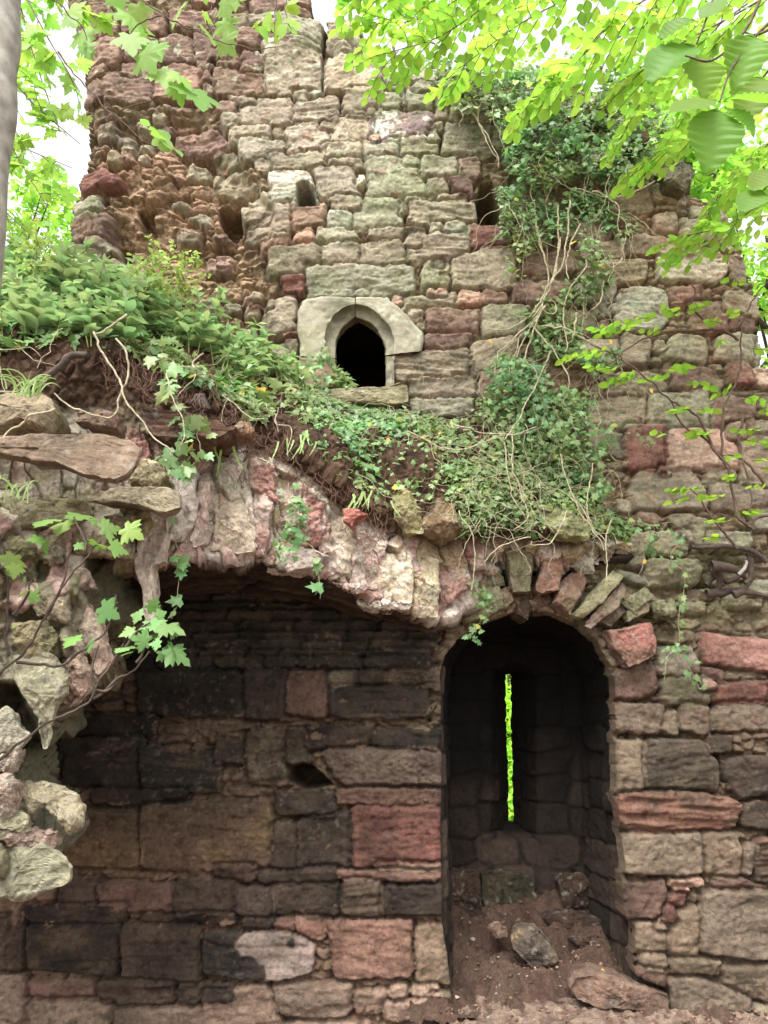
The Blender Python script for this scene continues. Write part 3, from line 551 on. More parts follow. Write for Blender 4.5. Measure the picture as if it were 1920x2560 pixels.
# carved two-piece pointed head and jambs: outer outline, rebate line, opening, all with matching point counts
def resamp(p, n):
    p = np.array(p, float); d = np.r_[0, np.cumsum(np.hypot(*np.diff(p, axis=0).T))]; t = np.linspace(0, d[-1], n)
    return np.stack([np.interp(t, d, p[:, 0]), np.interp(t, d, p[:, 1])], -1)
def frame_piece(name, outer, reb, inner, c, seed):
    n = 40; o = resamp(cpoly('L', *outer), n); r = resamp(cpoly('L', *reb), n); i = resamp(cpoly('L', *inner), n)
    prof = []
    def ring(a, b, t, Y): return np.array([P(*(a[k] * (1 - t) + b[k] * t), Y) for k in range(n)])
    prof.append(ring(o, r, 0, .12)); prof.append(ring(o, r, 0, .0)); prof.append(ring(o, r, .02, -.018))
    for t in np.linspace(.06, .97, 16): prof.append(ring(o, r, t, -.03))
    prof.append(ring(o, r, 1.0, -.022)); prof.append(ring(r, i, .04, .012)); prof.append(ring(r, i, .10, .030))
    for t in np.linspace(.2, .93, 6): prof.append(ring(r, i, t, .034 + .012 * t))
    prof.append(ring(r, i, 1.0, .058)); 
    for y in (.10, .16, .24, .34): prof.append(ring(r, i, 1.0, y))
    G = np.array(prof); N_ = grid_normals(G); N_ *= np.sign(-N_[8, :, 1].mean())
    x, y, z = G[..., 0], G[..., 1], G[..., 2]
    G = G + N_ * (fbm(x * 7, z * 7, y * 7, 4, seed) * .012 + terr(fbm(x * 14, z * 14, y * 14, 4, seed + 40), 5., .7) * .010 + fbm(x * 40, z * 40, y * 40, 2, seed) * .004 - .008 * smooth(.3, .6, fbm(x * 18, z * 18, y * 18, 2, seed + 3)))[..., None]
    cc = lin(c) * (1 + .14 * fbm(x * 6, z * 6, y * 6, 4, seed + 1)[..., None]); g = smooth(-.1, .4, fbm(x * 5, z * 5, y * 5, 4, seed + 2))[..., None] * .55
    cc = cc * (1 - g) + lin((122, 124, 92)) * g
    lc_ = smooth(.22, .34, fbm(x * 15, z * 15, y * 15, 3, seed + 30))[..., None] * .5; cc = cc * (1 - lc_) + lin((176, 178, 158)) * lc_; dk_ = smooth(.1, .5, fbm(x * 3, z * 8, y * 3, 3, seed + 31))[..., None] * .4; cc = cc * (1 - dk_)
    return mesh(name, G.reshape(-1, 3), grid_faces(*G.shape[:2]), M_carved, window, cc.reshape(-1, 3))
stone_c = (146, 141, 124)
frame_piece('frame_stone', (468, 572, 462, 480, 456, 380, 478, 330, 560, 314, 640, 318, 704, 320), (578, 576, 574, 500, 590, 440, 620, 390, 660, 360, 705, 345), (622, 580, 624, 510, 638, 468, 660, 440, 690, 415, 705, 402), stone_c, 5)
frame_piece('frame_stone', (708, 320, 780, 318, 838, 316, 888, 352, 950, 420, 1000, 470, 1000, 500, 992, 548), (708, 345, 760, 358, 810, 395, 850, 440, 870, 490, 874, 520, 872, 562), (708, 402, 735, 412, 770, 432, 800, 462, 822, 500, 836, 540, 836, 568), stone_c, 9)
frame_piece('jamb_stone', (470, 705, 468, 640, 468, 576), (610, 705, 608, 640, 606, 580), (626, 710, 624, 640, 622, 584), (146, 128, 108), 12)
frame_piece('jamb_stone', (874, 572, 874, 640, 876, 705), (868, 572, 868, 640, 870, 705), (838, 572, 840, 640, 840, 712), (134, 130, 112), 15)
# ------------------------------------------------------------------ single stones
def rock(name, parent, poly, Y, thick=.25, bulge=.05, c=(150, 130, 110), c2=None, seed=1, ang=.03, strata=0, taper=.75, mat=None, back=None, n=72, tilt=(0, 0)):
    pl = np.array(poly + [poly[0]], float); ol = resamp(pl, n + 1)[:-1]
    ar = (pl[:-1, 0] * pl[1:, 1] - pl[1:, 0] * pl[:-1, 1]).sum()
    if ar < 0: ol = ol[::-1]
    O = np.array([P(u, v, Y) for u, v in ol]); cen = O.mean(0); size = np.linalg.norm(O - cen, axis=1).mean()
    O[:, 1] += (O[:, 0] - cen[0]) * tilt[0] + (O[:, 2] - cen[2]) * tilt[1]; cen = O.mean(0)
    rings = []; m = 16; rr = random.Random(seed * 31 + 5); planes = [(rr.uniform(.45, 1.0), .95 * math.cos(q), .95 * math.sin(q)) for q in [rr.uniform(0, 6.28) for _ in range(6)]]
    for k in range(m):                       # front, from the middle outwards
        t = (k + .35) / m
        pnt = cen + (O - cen) * t; hh = np.full(n, 1.)
        a_ = (pnt[:, 0] - cen[0]) / size; b_ = (pnt[:, 2] - cen[2]) / size
        for (o_, g1, g2) in planes: hh = np.minimum(hh, o_ + g1 * a_ + g2 * b_)
        pnt[:, 1] -= bulge * (np.clip(hh, -.9, 1) + .25) * min(1, (1 - t) * 7 + .15); rings.append(pnt)
    e = O.copy(); rings.append(e * 1.0)
    for k in range(1, 11):
        t = k / 10; s = 1 - (1 - taper) * t ** 1.5 + .02 * math.sin(math.pi * min(1, t * 2.2)) * (t < .45)
        b = cen + (O - cen) * s; b[:, 1] = O[:, 1] + thick * t; rings.append(b)
    b = cen + (O - cen) * .05; b[:, 1] = cen[1] + thick * 1.02; rings.append(b)
    G = np.array(rings); Gc = np.concatenate([G[:, -1:], G, G[:, :1]], 1); N_ = grid_normals(Gc)[:, 1:-1]
    sg = np.sign(((G - (cen + np.array([0, thick * .5, 0]))) * N_).sum()); N_ = N_ * sg
    x, y, z = G[..., 0], G[..., 1], G[..., 2]
    s_ = 1 / max(size * 1.1, .06)
    f1, f2, idd = worley3(x * s_ * 1.3, y * s_ * 1.3, z * s_ * 1.3, seed)
    d = (idd - .5) * ang * .22 + fbm(x * s_ * 1.6, y * s_ * 1.6, z * s_ * 1.6, 5, seed + 4, .6) * ang * .55 + fbm(x * 30, y * 30, z * 34, 3, seed + 5) * .008
    # rough pits
    d -= smooth(.25, .6, fbm(x * 22, y * 22, z * 22, 2, seed + 9)) * .006
    if strata: d += fbm(x * 4, y * 4, (z + x * .12) * 48, 2, seed + 7) * strata
    G = G + N_ * d[..., None]
    c2 = c2 or tuple(q * .8 for q in c)
    mx = smooth(-.2, .4, fbm(x * 6, y * 6, z * 6, 4, seed + 8))[..., None]
    C = (lin(c) * (1 - mx) + lin(c2) * mx) * (1 + .25 * (idd[..., None] - .5)) * (1 + 7 * d[..., None])
    sp_k = (smooth(.36, .48, fbm(x * 32, y * 32, z * 32, 2, seed + 14)) * .5)[..., None]; C = C * (1 - sp_k) + lin((200, 194, 180)) * (.35 + C.mean(-1, keepdims=True)) * sp_k
    C = C * (1 - .4 * smooth(.3, .45, fbm(x * 20, y * 20, z * 20, 3, seed + 15))[..., None])
    V, F = G.reshape(-1, 3), None
    r0, c0 = G.shape[:2]; ii = np.arange(r0 * c0).reshape(r0, c0); jj = np.roll(ii, -1, 1)
    Fq = np.stack([ii[:-1], jj[:-1], jj[1:], ii[1:]], -1).reshape(-1, 4).tolist() + [ii[0][::-1].tolist(), ii[-1].tolist()]
    o = mesh(name, V, Fq, mat or M_rock, parent, np.clip(C.reshape(-1, 3), .004, .85), smooth_=False)
    return o
def lone(name, label, poly, Y, cat='stone', **k):          # a loose stone is a thing; its origin sits at its foot
    o = rock(name, None, poly, Y, **k); me = o.data
    co = np.empty(len(me.vertices) * 3, np.float32); me.vertices.foreach_get('co', co); co = co.reshape(-1, 3)
    b = np.array([(co[:, 0].min() + co[:, 0].max()) / 2, (co[:, 1].min() + co[:, 1].max()) / 2, co[:, 2].min()], np.float32)
    me.vertices.foreach_set('co', (co - b).ravel()); o.location = b.tolist(); me.update()
    return tag(o, label, cat)
TAN, GRN, WHT, PNK, YEL, GRY, DRK, RED = (140, 127, 104), (128, 126, 98), (212, 200, 188), (196, 170, 160), (194, 184, 152), (164, 158, 140), (88, 76, 64), (120, 94, 80)
rock('sill', window, cpoly('L', 560, 715, 640, 712, 860, 700, 905, 680, 932, 700, 935, 765, 880, 775, 640, 772, 560, 768), -.05, .3, .03, (140, 134, 106), (124, 116, 92), 33, .03)
# arch head over the recess
arch = bpy.data.objects.new('recess_arch', None); col.objects.link(arch); arch.parent = ruin; arch.location = P(1330, 1500, 0)
for i, (pl, c, c2, y, th) in enumerate([
    ((525, 450, 575, 420, 625, 430, 640, 520, 628, 640, 560, 642, 540, 520), TAN, GRN, -.10, .3), ((705, 440, 740, 410, 785, 430, 775, 520, 748, 630, 690, 645, 662, 635, 692, 520), (150, 118, 100), RED, -.13, .3),
    ((738, 700, 760, 630, 795, 590, 855, 572, 870, 610, 835, 690, 805, 745), (134, 122, 96), RED, -.08, .3), ((826, 745, 900, 660, 985, 572, 1022, 600, 950, 690, 868, 756), (150, 144, 112), GRN, -.09, .3),
    ((878, 790, 950, 700, 1028, 622, 1042, 640, 1010, 720, 900, 806), (138, 120, 108), TAN, -.06, .3), ((300, 710, 430, 645, 485, 640, 512, 725, 440, 760, 360, 782), GRN, TAN, -.07, .3),
    ((490, 650, 540, 640, 556, 690, 525, 722), TAN, RED, -.03, .3), ((560, 660, 625, 655, 640, 700, 620, 770, 575, 745), RED, DRK, .03, .3), ((650, 655, 720, 655, 705, 740, 645, 735), RED, DRK, .05, .3), ((400, 480, 460, 500, 520, 620, 470, 635, 410, 570), GRN, TAN, -.02, .2),
    ((380, 585, 460, 590, 470, 635, 400, 640), TAN, GRN, -.02, .2), ((980, 830, 1150, 795, 1170, 870, 1160, 930, 1060, 970, 1010, 900), RED, (160, 110, 100), -.09, .3), ((1150, 700, 1250, 690, 1262, 760, 1190, 760), GRN, DRK, -.03, .2),
    ((1030, 700, 1130, 640, 1160, 680, 1080, 740), GRN, TAN, -.05, .2), ((790, 520, 830, 490, 900, 510, 900, 575, 840, 570), GRY, GRN, -.04, .2), ((1050, 740, 1150, 690, 1145, 740, 1060, 780), GRN, TAN, -.03, .2), ((940, 690, 1000, 680, 1040, 740, 980, 800, 930, 770), TAN, DRK, -.01, .2)]):
    pq = np.array(cpoly('Q', *pl)); pm_ = pq.mean(0); pl = None
    rock('voussoir' if i < 9 else 'rubble_stone', arch, [tuple(q) for q in pm_ + (pq - pm_) * 1.12], y - .03, th, .035, c, c2, 40 + i, .03, taper=.9)
# ------------------------------------------------------------------ broken vault with earth on its back
CU = [-900, -300, 0, 200, 380, 500, 640, 800, 920, 1040, 1110, 1250, 1400, 1500, 1580]
def row(vs, ys): return vs, ys
ROWS = [  # v, Y at each column
 ([1590, 1590, 1570, 1545, 1505, 1480, 1478, 1505, 1540, 1560, 1575, 1480, 1480, 1420, 1400], [.05] * 15),
 ([1525, 1525, 1500, 1480, 1455, 1430, 1432, 1468, 1515, 1542, 1560, 1450, 1460, 1400, 1390], [-.45, -.45, -.45, -.42, -.40, -.36, -.32, -.26, -.18, -.10, -.04, .08, .08, .08, .08]),
 ([1470, 1470, 1450, 1430, 1415, 1392, 1400, 1442, 1495, 1525, 1548, 1420, 1430, 1380, 1380], [-1.5, -1.4, -1.2, -1.05, -.98, -.90, -.80, -.62, -.46, -.30, -.20, .04, .04, .06, .06]),
 ([1300, 1300, 1290, 1280, 1270, 1260, 1280, 1330, 1420, 1450, 1470, 1390, 1400, 1370, 1370], [-1.7, -1.6, -1.3, -1.12, -1.02, -.94, -.84, -.66, -.50, -.34, -.22, -.05, -.05, 0, .02]),
 ([1120, 1120, 1110, 1110, 1130, 1140, 1160, 1235, 1345, 1375, 1395, 1360, 1370, 1350, 1360], [-1.7, -1.6, -1.38, -1.15, -1.0, -.92, -.82, -.66, -.52, -.38, -.28, -.18, -.18, -.08, -.02]),
 ([850, 850, 850, 860, 905, 955, 1045, 1170, 1250, 1290, 1300, 1310, 1330, 1330, 1345], [-1.5, -1.45, -1.35, -1.2, -1.02, -.94, -.86, -.74, -.62, -.52, -.46, -.36, -.30, -.14, -.04]),
 ([745, 745, 745, 765, 825, 870, 940, 1050, 1120, 1170, 1190, 1200, 1240, 1290, 1335], [-.9, -.9, -.85, -.8, -.65, -.6, -.55, -.5, -.45, -.4, -.38, -.3, -.2, -.1, 0]),
 ([690, 690, 700, 740, 800, 830, 880, 960, 1000, 1020, 1040, 1070, 1120, 1240, 1330], [.06] * 15)]
def catmull(Pm, n):                  # along axis 0
    k = len(Pm); Pe = np.concatenate([2 * Pm[:1] - Pm[1:2], Pm, 2 * Pm[-1:] - Pm[-2:-1]]); out = []
    for t in np.linspace(0, k - 1, n):
        i = min(int(t), k - 2); f = t - i; a, b, c, d = Pe[i:i + 4]
        out.append(.5 * (2 * b + (c - a) * f + (2 * a - 5 * b + 4 * c - d) * f * f + (3 * b - a - 3 * c + d) * f ** 3))
    return np.array(out)
ctrl = np.array([[P(CU[j], v[j], y[j]) for j in range(len(CU))] for v, y in ROWS])       # rows, cols, 3
cw = catmull(ctrl.transpose(1, 0, 2), 1500).transpose(1, 0, 2)
lw = np.interp(np.linspace(0, 1, 800), np.linspace(0, 1, 701), np.linspace(0, 7, 701))
def rowinterp(Pm, ts):               # keep the broken edge crisp: linear in rows, eased a little
    i = np.clip(ts.astype(int), 0, len(Pm) - 2); f = (ts - i)[:, None, None]
    return Pm[i] * (1 - f) + Pm[i + 1] * f
ts = np.concatenate([np.linspace(0, 2, 190, endpoint=False), np.linspace(2, 5, 200, endpoint=False), np.linspace(5, 7, 130)])
GV = rowinterp(cw, ts)
T = np.broadcast_to(ts[:, None], GV.shape[:2]).copy()
NV = grid_normals(GV)
NV = np.where((NV[..., 1:2] > .6), -NV, NV)
if NV[250, 700, 1] > 0: NV = -NV
for _ in range(12): NV[1:-1] = (NV[:-2] + NV[1:-1] * 2 + NV[2:]) / 4
NV /= np.linalg.norm(NV, axis=-1, keepdims=True)
x, y, z = GV[..., 0], GV[..., 1], GV[..., 2]
# ragged edge: columns are shifted along the profile in steps
Us, Vs, _ = proj(x, y, z)
soff = smooth(2.05, 1.85, T); frnt = smooth(1.9, 2.1, T) * smooth(4.5, 4.0, T + .25 * fbm(x * 4, z * 4, 0, 3, 3)); soil = 1 - np.clip(soff + frnt, 0, 1)
arc = np.cumsum(np.linalg.norm(np.diff(GV, axis=0, prepend=GV[:1]), axis=-1), 0)
bx = x / .42 + fbm(x * 2, arc * 3, 0, 2, 8) * .5 ; by = arc / .055 + fbm(x * 1.2, arc * 3, 0, 3, 9) * .8
f1, f2, ids = worley(bx, by, 51, .5)
es = smooth(.03, .3, f2 - f1); dS = es * .028 * (1 + .5 * ids) + ids * .022 + fbm(x * 16, arc * 30, 0, 3, 10) * .012
gx = x / .13 + fbm(x * 4, z * 3, y * 4, 2, 11) * .8; gz = z / .24 + fbm(x * 5, z * 5, y * 5, 2, 12) * .8 + x * 1.2
f1, f2, idf = worley(gx, gz, 61, .95); ef = smooth(.0, .12, f2 - f1)
dF = (idf - .4) * .11 + ef * .02 + terr(fbm(x * 8, z * 8, y * 8, 5, 113, .6), 5., .6) * .05 + ((gx % 1) * .5) * .03 + fbm(x * 9, z * 9, y * 9, 5, 13, .6) * .03 + fbm(x * 30, z * 30, y * 30, 3, 213) * .012
f1b, f2b, idb = worley3(x * 14, y * 14, z * 14, 71); clod = smooth(.03, .3, f2b - f1b)
dG = fbm(x * 3, y * 3, z * 3, 5, 14, .62) * .10 + clod * .015 + fbm(x * 25, y * 25, z * 25, 3, 15) * .015
D_ = soff * dS + frnt * dF + soil * dG
D_ += .10 * smooth(1.5, 2.0, T) * smooth(2.8, 2.0, T) * terr(fbm(x * 3.5, x * 0, 0, 3, 216) + .2, 5., .8)
D_ += .05 * smooth(1.6, 2.0, T) * smooth(2.5, 2.0, T) * fbm(x * 6, x * 0, 0, 3, 16) * 1.4
GV = GV + NV * D_[..., None]
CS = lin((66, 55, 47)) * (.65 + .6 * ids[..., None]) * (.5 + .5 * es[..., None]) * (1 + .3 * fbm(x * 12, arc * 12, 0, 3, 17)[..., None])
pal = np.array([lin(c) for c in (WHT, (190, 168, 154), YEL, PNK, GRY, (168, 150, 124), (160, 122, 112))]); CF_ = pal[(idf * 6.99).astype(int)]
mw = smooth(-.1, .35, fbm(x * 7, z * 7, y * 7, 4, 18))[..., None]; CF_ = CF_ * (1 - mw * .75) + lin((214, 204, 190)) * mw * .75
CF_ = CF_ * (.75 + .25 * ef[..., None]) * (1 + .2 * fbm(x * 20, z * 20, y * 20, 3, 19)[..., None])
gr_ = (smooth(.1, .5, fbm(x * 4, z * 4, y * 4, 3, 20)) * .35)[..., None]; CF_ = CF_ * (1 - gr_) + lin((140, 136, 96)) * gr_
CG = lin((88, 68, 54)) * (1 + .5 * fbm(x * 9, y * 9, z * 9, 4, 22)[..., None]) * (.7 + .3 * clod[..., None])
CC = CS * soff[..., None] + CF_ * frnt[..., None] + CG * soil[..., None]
vault = thing('broken_vault', P(600, 1400, -.5), 'broken stub of stone vault springing from the castle wall beneath the overgrown earth', 'vault ruin')
def cutrows(a, b, name, mat, parent):
    sub = GV[a:b]; return mesh(name, sub.reshape(-1, 3), grid_faces(*sub.shape[:2]), mat, parent, np.clip(CC[a:b].reshape(-1, 3), .004, .85), smooth_=False)
i4 = int(np.searchsorted(ts, 4.1)); i2 = int(np.searchsorted(ts, 2.0))
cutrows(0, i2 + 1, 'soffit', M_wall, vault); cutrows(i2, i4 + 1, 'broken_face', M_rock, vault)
earth = cutrows(i4, len(ts), 'earth_bank', M_soil, None); tag(earth, kind='structure')
EDGE_U = CU; EDGE_Y = ROWS[3][1]
def ey(u, off=0.0): return float(np.interp(u, CU, ROWS[3][1])) + off
for i, (pl, c, c2, off) in enumerate([
    ((-30, 150, 18, 130, 15, 250, -10, 300), GRY, WHT, -.02), ((30, 175, 78, 180, 68, 330, 55, 445, 12, 462, 0, 420, 28, 300), WHT, PNK, -.04), ((92, 235, 160, 205, 235, 255, 262, 380, 268, 482, 180, 492, 84, 474, 96, 350), (206, 190, 164), (180, 160, 136), -.03),
    ((205, 105, 236, 125, 254, 250, 268, 400, 270, 470, 240, 330), WHT, GRY, -.06), ((266, 235, 318, 195, 350, 240, 335, 420, 312, 500, 274, 498, 268, 350), PNK, (156, 112, 104), -.05), ((350, 440, 520, 460, 600, 500, 560, 560, 420, 580, 322, 562), (178, 160, 154), WHT, -.02),
    ((520, 262, 570, 275, 585, 380, 602, 472, 560, 500, 530, 420), (186, 148, 136), WHT, -.05), ((592, 295, 650, 330, 698, 372, 692, 440, 690, 600, 600, 592, 542, 560, 562, 500, 600, 470), (192, 178, 150), WHT, -.03), ((700, 405, 740, 432, 742, 655, 694, 650, 692, 450), (186, 172, 160), PNK, -.05),
    ((722, 700, 770, 545, 830, 492, 940, 490, 958, 560, 948, 702, 850, 716, 735, 712), (198, 184, 156), WHT, -.05), ((970, 522, 1060, 520, 1068, 600, 1060, 765, 958, 756, 956, 640), (184, 174, 134), (160, 150, 120), -.09), ((1068, 532, 1118, 515, 1160, 560, 1192, 640, 1130, 680, 1062, 768, 1066, 640), (156, 110, 100), (176, 150, 140), -.09),
    ((345, 330, 420, 285, 500, 330, 522, 392, 500, 430, 380, 402), (140, 116, 104), DRK, -.07), ((745, 450, 800, 470, 800, 560, 760, 640, 744, 560), YEL, GRY, -.02), ((420, 160, 500, 150, 520, 250, 440, 280, 400, 230), (184, 160, 150), PNK, -.0), ((120, 100, 180, 60, 215, 120, 180, 200, 130, 190), GRY, WHT, -.02),
    ((300, 110, 350, 80, 360, 150, 320, 185), WHT, PNK, -.03), ((610, 615, 680, 618, 742, 640, 745, 662, 690, 655), (166, 130, 126), WHT, -.04), ((712, 690, 850, 700, 945, 700, 940, 722, 800, 735, 720, 712), WHT, GRY, -.08)]):
    pp = cpoly('M', *pl); mu_ = np.mean([p[0] for p in pp])
    bl = lambda q: tuple(a * .6 + b * .4 for a, b in zip(q, (208, 194, 180)))
    rock('vault_stone', vault, pp, ey(mu_, off * .7 - .005), .22, .045, bl(c), bl(c2), 80 + i, .06, taper=.85)
rock('vault_stone', vault, cpoly('E', 735, 160, 790, 120, 830, 130, 850, 240, 840, 330, 780, 430, 735, 430, 720, 300), -1.05, .22, .04, (214, 204, 194), WHT, 120, .04)
rock('vault_stone', vault, cpoly('E', 640, 300, 720, 340, 722, 530, 668, 545, 655, 640, 670, 765, 640, 800, 610, 640, 575, 540), -1.12, .16, .04, (206, 192, 178), (186, 170, 156), 121, .05, taper=.5)
for i, (pl, y, c) in enumerate(FLOORSTONES): rock('floor_stone', ruin, pl, y + .03, .25, .03, tuple(q * .8 for q in c), tuple(q * .65 for q in c), 260 + i, .05) if i in (0, 1, 2, 3) else None
# ------------------------------------------------------------------ left jagged pier of core
pier = thing('masonry_stump', P(60, 2247, -1.6), 'jagged pale stump of rubble core hanging at the left edge of the photo', 'ruined masonry')
CH_OUT = [(-900, 1215), (-300, 1215), (0, 1225)] + cpoly('E', 200, 260, 400, 270, 560, 260, 640, 300, 650, 420, 640, 520, 655, 640, 662, 760) + cpoly('I', 560, 130, 478, 200, 470, 260, 400, 345, 365, 400, 290, 462, 235, 520, 205, 645, 70, 655, 32, 750, 60, 900, 200, 1000, 240, 1040) + \
         cpoly('G', 235, 345, 200, 480, 60, 540, -40, 560) + [(-300, 2290), (-900, 2330)]
def pier_y(u): return np.interp(u, [-900, -300, 0, 200, 400], [-2.1, -1.9, -1.62, -1.4, -1.15])
def build_pier():
    Yb = -1.5; a = P(-900, 2330, Yb); b = P(420, 1180, Yb); xs = np.arange(a[0], b[0], .011); zs = np.arange(a[2] - .1, b[2] + .05, .011)
    X, Z = np.meshgrid(xs, zs); U, V_, dep = proj(X, Yb, Z)
    wu = fbm(X * 7, Z * 7, 0, 4, 33) * 16; s = sdpoly(U + wu, V_ + wu * .7, CH_OUT)
    by = pier_y(U); f1, f2, idd = worley(X / .17 + fbm(X * 5, Z * 5, 0, 2, 2), Z / .19 + fbm(X * 5, Z * 5, 5, 2, 2), 19)
    y_ = by + .03 - (idd - .5) * .12 - fbm(X * 4, Z * 4, 0, 5, 34, .62) * .16 - fbm(X * 18, Z * 18, 0, 3, 38) * .03
    edge = smooth(-90, 0, s); y_ = y_ + edge ** 2 * .16
    for pl, d in ((cpoly('E', 385, 490, 600, 515, 650, 700, 640, 830, 470, 890, 400, 760, 360, 620), .22), (cpoly('I', -60, 340, 70, 370, 150, 520, 190, 640, 70, 655, -60, 470), .2), (cpoly('I', 200, 905, 300, 1010, 240, 1040, 180, 960), .12)):
        q = sdpoly(U + wu * .4, V_ + wu * .4, pl); y_ = y_ + d * smooth(8, -10, q)
        if d > .19: darkm = np.maximum(locals().get('darkm', 0), smooth(8, -8, q))
    keep = s < 0; idx = np.arange(X.size).reshape(X.shape); fk = keep[:-1, :-1] & keep[1:, :-1] & keep[:-1, 1:] & keep[1:, 1:]
    q = np.stack([idx[:-1, :-1], idx[:-1, 1:], idx[1:, 1:], idx[1:, :-1]], -1)[fk]
    # positions slide along the ray so that the outline stays put while depth varies
    k = (y_ + CD) / (Yb + CD); XX = X * k; ZZ = CH + (Z - CH) * k
    V = np.stack([XX, y_, ZZ], -1).reshape(-1, 3)
    pal = np.array([lin(c) for c in ((150, 143, 116), (176, 164, 146), (140, 132, 112), (182, 152, 142), (128, 124, 98))])
    C = pal[(idd * 4.99).astype(int)]; m = smooth(-.2, .4, fbm(X * 6, Z * 6, 0, 4, 35))[..., None]; C = C * (1 - .5 * m) + lin((150, 144, 120)) * .5 * m
    C = C * (.7 + .3 * smooth(0, .12, f2 - f1)[..., None]) * (1 + .3 * fbm(X * 20, Z * 20, 0, 3, 36)[..., None])
    dk = darkm[..., None] * .85; C = C * (1 - dk) + lin((92, 90, 70)) * dk * (1 + .2 * fbm(X * 12, Z * 12, 0, 3, 37)[..., None])
    C = C.reshape(-1, 3)
    ed = np.concatenate([q[:, [0, 1]], q[:, [1, 2]], q[:, [2, 3]], q[:, [3, 0]]]); kk_ = ed.min(1).astype(np.int64) * X.size + ed.max(1)
    un, ix, ct = np.unique(kk_, return_index=True, return_counts=True); be = ed[ix[ct == 1]]; vs = np.unique(be); mp = np.zeros(X.size, np.int64); mp[vs] = np.arange(len(vs))
    ds = [.04, .08, .13, .2, .28, .38, .5, .65, .85, 1.05]; R_ = []; base = len(V); nv = len(vs); cen = V[vs].mean(0)
    for d in ds:
        b = V[vs].copy(); b[:, 1] += d; b[:, 0] -= d * .22; b[:, 2] += d * .10 * np.sign(cen[2] - b[:, 2]) * (b[:, 2] < cen[2])
        b += np.stack([fbm(b[:, 0] * 7, b[:, 1] * 7, b[:, 2] * 7, 4, k_) for k_ in (1, 2, 3)], -1) * .07; R_.append(b)
    V = np.concatenate([V] + R_); C = np.concatenate([C] + [C[vs] * .6 + lin((96, 92, 74)) * .4] * len(ds)); fs = [q]
    for r in range(len(ds)):
        a_ = be[:, 0] if r == 0 else base + (r - 1) * nv + mp[be[:, 0]]; b_ = be[:, 1] if r == 0 else base + (r - 1) * nv + mp[be[:, 1]]
        fs.append(np.stack([b_, a_, base + r * nv + mp[be[:, 0]], base + r * nv + mp[be[:, 1]]], -1))
    Fq = np.concatenate(fs); used = np.unique(Fq); rm = np.zeros(len(V), np.int64); rm[used] = np.arange(len(used))
    return V[used], rm[Fq], np.clip(C[used], .004, .85)
_V, _F, _C = build_pier(); mesh('core', _V, _F, M_rock, pier, _C)
for i, (cr, pl, c, c2, off, th) in enumerate([
    ('E', (275, 640, 340, 640, 400, 740, 452, 840, 472, 960, 425, 1010, 385, 920, 310, 740), (190, 156, 146), WHT, -.05, .3), ('I', (60, 240, 150, 225, 235, 240, 300, 320, 285, 400, 235, 460, 205, 640, 184, 645, 160, 520, 105, 405, 48, 330), (164, 163, 142), GRY, -.08, .12),
    ('I', (-60, 690, 30, 660, 70, 640, 62, 700, 32, 750, -60, 745), (196, 182, 172), PNK, -.02, .3), ('I', (-60, 730, 30, 755, 82, 790, 76, 850, 60, 920, -60, 970), (200, 184, 178), PNK, -.06, .3),
    ('I', (82, 790, 200, 792, 260, 815, 330, 850, 356, 900, 345, 955, 306, 1010, 290, 950, 240, 905, 180, 902, 90, 925, 70, 880), (176, 166, 142), GRY, -.10, .25), ('I', (-60, 930, 60, 910, 110, 940, 120, 1000, 60, 1030, -60, 1040), (160, 158, 132), GRY, -.02, .25),
    ('I', (30, 1015, 130, 985, 240, 1005, 240, 1060, 120, 1070, 40, 1055), (186, 160, 150), WHT, -.04, .2), ('G', (-80, 322, 100, 322, 200, 338, 235, 365, 306, 430, 292, 500, 200, 545, 90, 562, -80, 566), (160, 160, 138), (180, 178, 160), -.10, .4),
    ('E', (182, 400, 268, 396, 262, 520, 192, 530), (128, 112, 92), GRY, -.04, .2), ('E', (10, 400, 130, 440, 140, 500, 60, 540, -30, 500), (134, 124, 102), GRN, -.02, .2), ('E', (450, 330, 560, 325, 600, 390, 520, 392, 440, 360), (178, 160, 130), YEL, -.08, .2),
    ('E', (270, 400, 480, 430, 580, 440, 575, 515, 430, 495, 330, 500), (150, 134, 110), GRN, -.05, .25), ('E', (520, 300, 630, 282, 650, 340, 600, 420, 545, 380), (152, 146, 116), GRN, -.05, .25), ('E', (90, 640, 240, 590, 300, 700, 290, 800, 160, 760), (170, 156, 134), GRY, -.06, .25),
    ('E', (60, 800, 200, 770, 250, 850, 200, 930, 80, 940), (150, 140, 112), GRN, -.04, .25), ('E', (270, 870, 350, 880, 370, 1000, 330, 1106, 290, 1060), (192, 170, 156), PNK, -.06, .25), ('I', (-80, 480, 30, 460, 120, 590, 60, 660, -80, 700), (176, 172, 156), WHT, -.02, .2),
    ('I', (270, 250, 330, 240, 395, 330, 360, 400, 300, 465, 275, 440, 305, 340), (184, 156, 146), WHT, -.04, .2), ('E', (-60, 250, 150, 240, 380, 270, 400, 330, 200, 380, -60, 360), (140, 136, 108), GRN, -.03, .3), ('E', (300, 545, 375, 560, 400, 640, 330, 640, 280, 600), (188, 158, 148), WHT, -.06, .2)]):
    pp = cpoly(cr, *pl); mu_ = np.mean([p[0] for p in pp]); rock('core_stone', pier, pp, float(pier_y(mu_)) + off * .5, min(th, .16), .06, tuple(q * .72 + d_ for q, d_ in zip(c, (33, 30, 22))), tuple(q * .66 + d_ for q, d_ in zip(c2 or c, (28, 26, 16))), 140 + i, .05, taper=.5, n=90)
